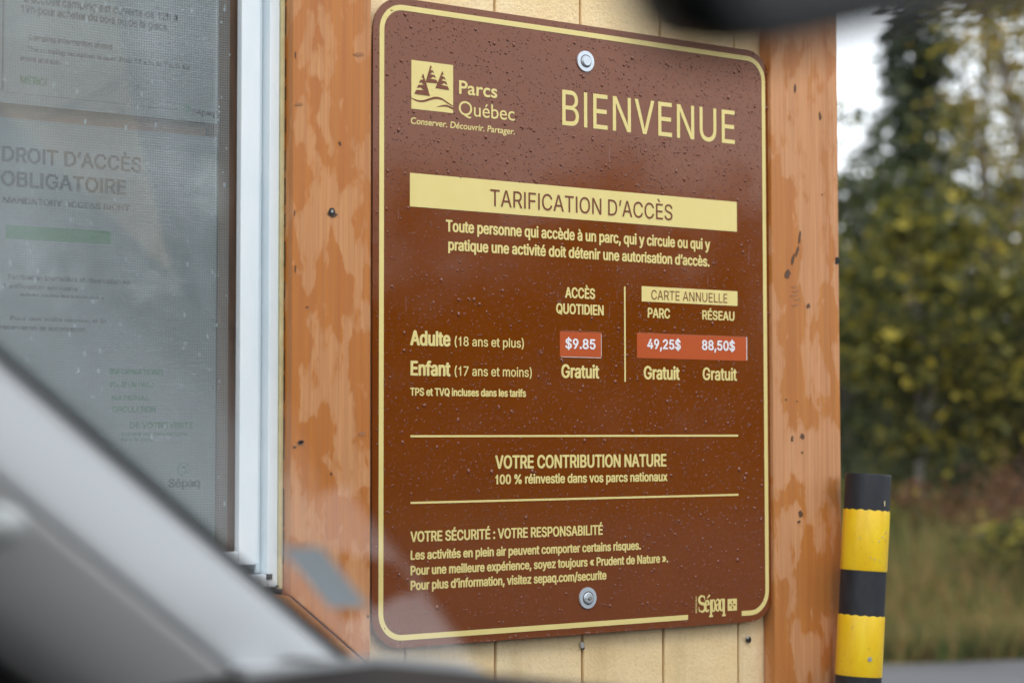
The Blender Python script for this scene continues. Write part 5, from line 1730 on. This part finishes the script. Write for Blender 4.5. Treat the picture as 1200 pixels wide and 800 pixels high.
conifer('tall dark spruce rising above the small birch, right of the pale sky gap', 1078, 24.0, 9.0, 1.25, 18000, 0.15)
broad_tree('small yellow green birch with a pale trunk in the middle of the verge', 1085, 15.5, ztop_at(225, 15.5), 1.05, 0.72, 6500, 0.078, L_yel, M_birch, 60, 0.17, name='birch_tree', trunk_r=0.035)
broad_tree('tall birch with orange yellow leaves at the top right edge', 1232, 17.0, 7.4, 2.9, 1.15, 9000, 0.075, L_org, M_birch, 70, 0.24, name='birch_tree')
broad_tree('dark green leafy tree just right of the booth corner', 968, 20.0, ztop_at(92, 20.0), 0.8, 0.90, 7500, 0.09, L_grn, None, 60, 0.22)
broad_tree('dull green tree behind the spruce with gaps to the sky', 1160, 26.0, ztop_at(150, 26), 0.8, 1.4, 4200, 0.10, L_grn, None, 70, 0.26)
broad_tree('broad green tree behind the small birch, under the pale sky gap', 1030, 28.0, ztop_at(185, 28), 0.8, 1.5, 6000, 0.10, L_grn, None, 70, 0.26)
broad_tree('yellow leaved young tree at the right edge of the verge', 1195, 16.0, ztop_at(300, 16), 0.9, 0.6, 6000, 0.07, L_yel, None, 50, 0.17)
broad_tree('sparse yellow green tree between the spruce and the tall birch', 1165, 22.0, 6.9, 2.6, 0.75, 3600, 0.08, L_yel, None, 40, 0.22)
for i, (px, dp, zt_, rd, lm, lab) in enumerate((
        (1000, 14.2, 0.95, 0.42, L_yel, 'yellow leaved bush behind the top of the bollard'),
        (1140, 14.6, 0.75, 0.40, L_red, 'low brown bush right of the pale trunk'),
        (1085, 14.6, 0.85, 0.5, L_red, 'reddish brown bush under the small birch'),
        (1185, 14.4, 0.98, 0.48, L_red, 'reddish brown bush at the right edge of the verge'),
        (1205, 12.6, 0.62, 0.30, L_yel, 'small yellow green bush at the right edge near the road'),
        (1050, 16.8, 1.25, 0.6, L_grn, 'dark green bush left of the birch trunk'),
        (1130, 17.6, 1.3, 0.6, L_grn, 'dark green bush right of the birch trunk'),
        (1215, 18.2, 1.5, 0.7, L_yel, 'tall yellowing bush behind the red brush'))):
    broad_tree(lab, px, dp, zt_, 0.12, rd, 3000, 0.05, lm, None, 34, 0.12, 'bush', name='bush', trunk_r=0.012, hollow=0.1)
# long grass on the verge
n_ = 42000
verts = np.empty((n_, 3, 3))
dd = 10.6 + 9*rng.random(n_)**1.5
pxs = 900 + 420*rng.random(n_)
for k in range(n_):
    p = PD(float(pxs[k]), 509, float(dd[k]))
    off = (p-E0).dot(en)
    if off < 0.03:
        p = p + en*(0.03-off+random.random()*0.5)
    far_ = min(1.0, max(0.3, (p-E0).dot(en)/2.0))
    h_ = random.uniform(0.12, 0.70)*far_*(1.25 if random.random() < 0.2 else 1)
    a = random.uniform(0, math.pi)
    wd = 0.007+0.007*random.random()
    dx, dy = math.cos(a)*wd, math.sin(a)*wd
    lx, ly = random.gauss(0, 0.25)*h_, random.gauss(0, 0.25)*h_
    verts[k] = ((p.x-dx, p.y-dy, 0), (p.x+dx, p.y+dy, 0), (p.x+lx, p.y+ly, h_))
me = bpy.data.meshes.new('grass')
me.vertices.add(n_*3)
me.vertices.foreach_set('co', verts.reshape(-1))
me.loops.add(n_*3)
me.loops.foreach_set('vertex_index', np.arange(n_*3, dtype=np.int32))
me.polygons.add(n_)
me.polygons.foreach_set('loop_start', np.arange(0, n_*3, 3, dtype=np.int32))
me.polygons.foreach_set('loop_total', np.full(n_, 3, dtype=np.int32))
me.update(calc_edges=True)
o = obj('grass', me, L_grass, None, 'stuff')
o['label'] = 'long brown and green autumn grass on the verge beyond the road'
o['category'] = 'grass'

# the wood all round the clearing, one far-off mass
pts = []
ncl = 2600
ang = rng.random(ncl)*2*math.pi
rad = 30+10*rng.random(ncl)
ht = 5.1 + 1.0*np.sin(ang*7.3) + 0.7*np.sin(ang*23.0+1) + 0.5*np.sin(ang*61)
cz = rng.random(ncl)**0.9*ht
cc = np.stack([CAMP.x+1.5+np.cos(ang)*rad, CAMP.y+2+np.sin(ang)*rad, cz], 1)
idx = rng.integers(0, ncl, 120000)
P_ = cc[idx] + rng.normal(size=(120000, 3))*np.array((0.55, 0.55, 0.42))
P_ = P_[P_[:, 2] > 0.05]
o = obj('forest', leaf_mesh('forest', P_, 0.27), L_far, None, 'stuff')
o['label'] = 'far wood of mixed dark trees all round the clearing'
o['category'] = 'forest'
ncl = 1500
ang = rng.random(ncl)*2*math.pi
rad = 46+14*rng.random(ncl)
ht = 5.6 + 0.8*np.sin(ang*9.1+2) + 0.6*np.sin(ang*31.0)
cc = np.stack([CAMP.x+1.5+np.cos(ang)*rad, CAMP.y+2+np.sin(ang)*rad, rng.random(ncl)*ht], 1)
idx = rng.integers(0, ncl, 70000)
P2 = cc[idx] + rng.normal(size=(70000, 3))*np.array((0.9, 0.9, 0.5))
P2 = P2[P2[:, 2] > 0.1]
o2 = obj('forest_depths', leaf_mesh('forest_depths', P2, 0.62), L_deep, o, 'stuff')
o2.matrix_parent_inverse = Matrix()
bm = bmesh.new()
for k in range(150):
    a = k/150*2*math.pi+random.uniform(-0.02, 0.02)
    r_ = random.uniform(30, 39)
    x_, y_ = CAMP.x+1.5+math.cos(a)*r_, CAMP.y+2+math.sin(a)*r_
    h_ = random.uniform(4.5, 6.2)
    tube(bm, [(x_, y_, -0.1), (x_+random.uniform(-0.2, 0.2), y_, h_)], [0.11, 0.03], 5)
o = bm_obj('forest_trunks', bm, M_bark, o, 'stuff')
o.matrix_parent_inverse = Matrix()
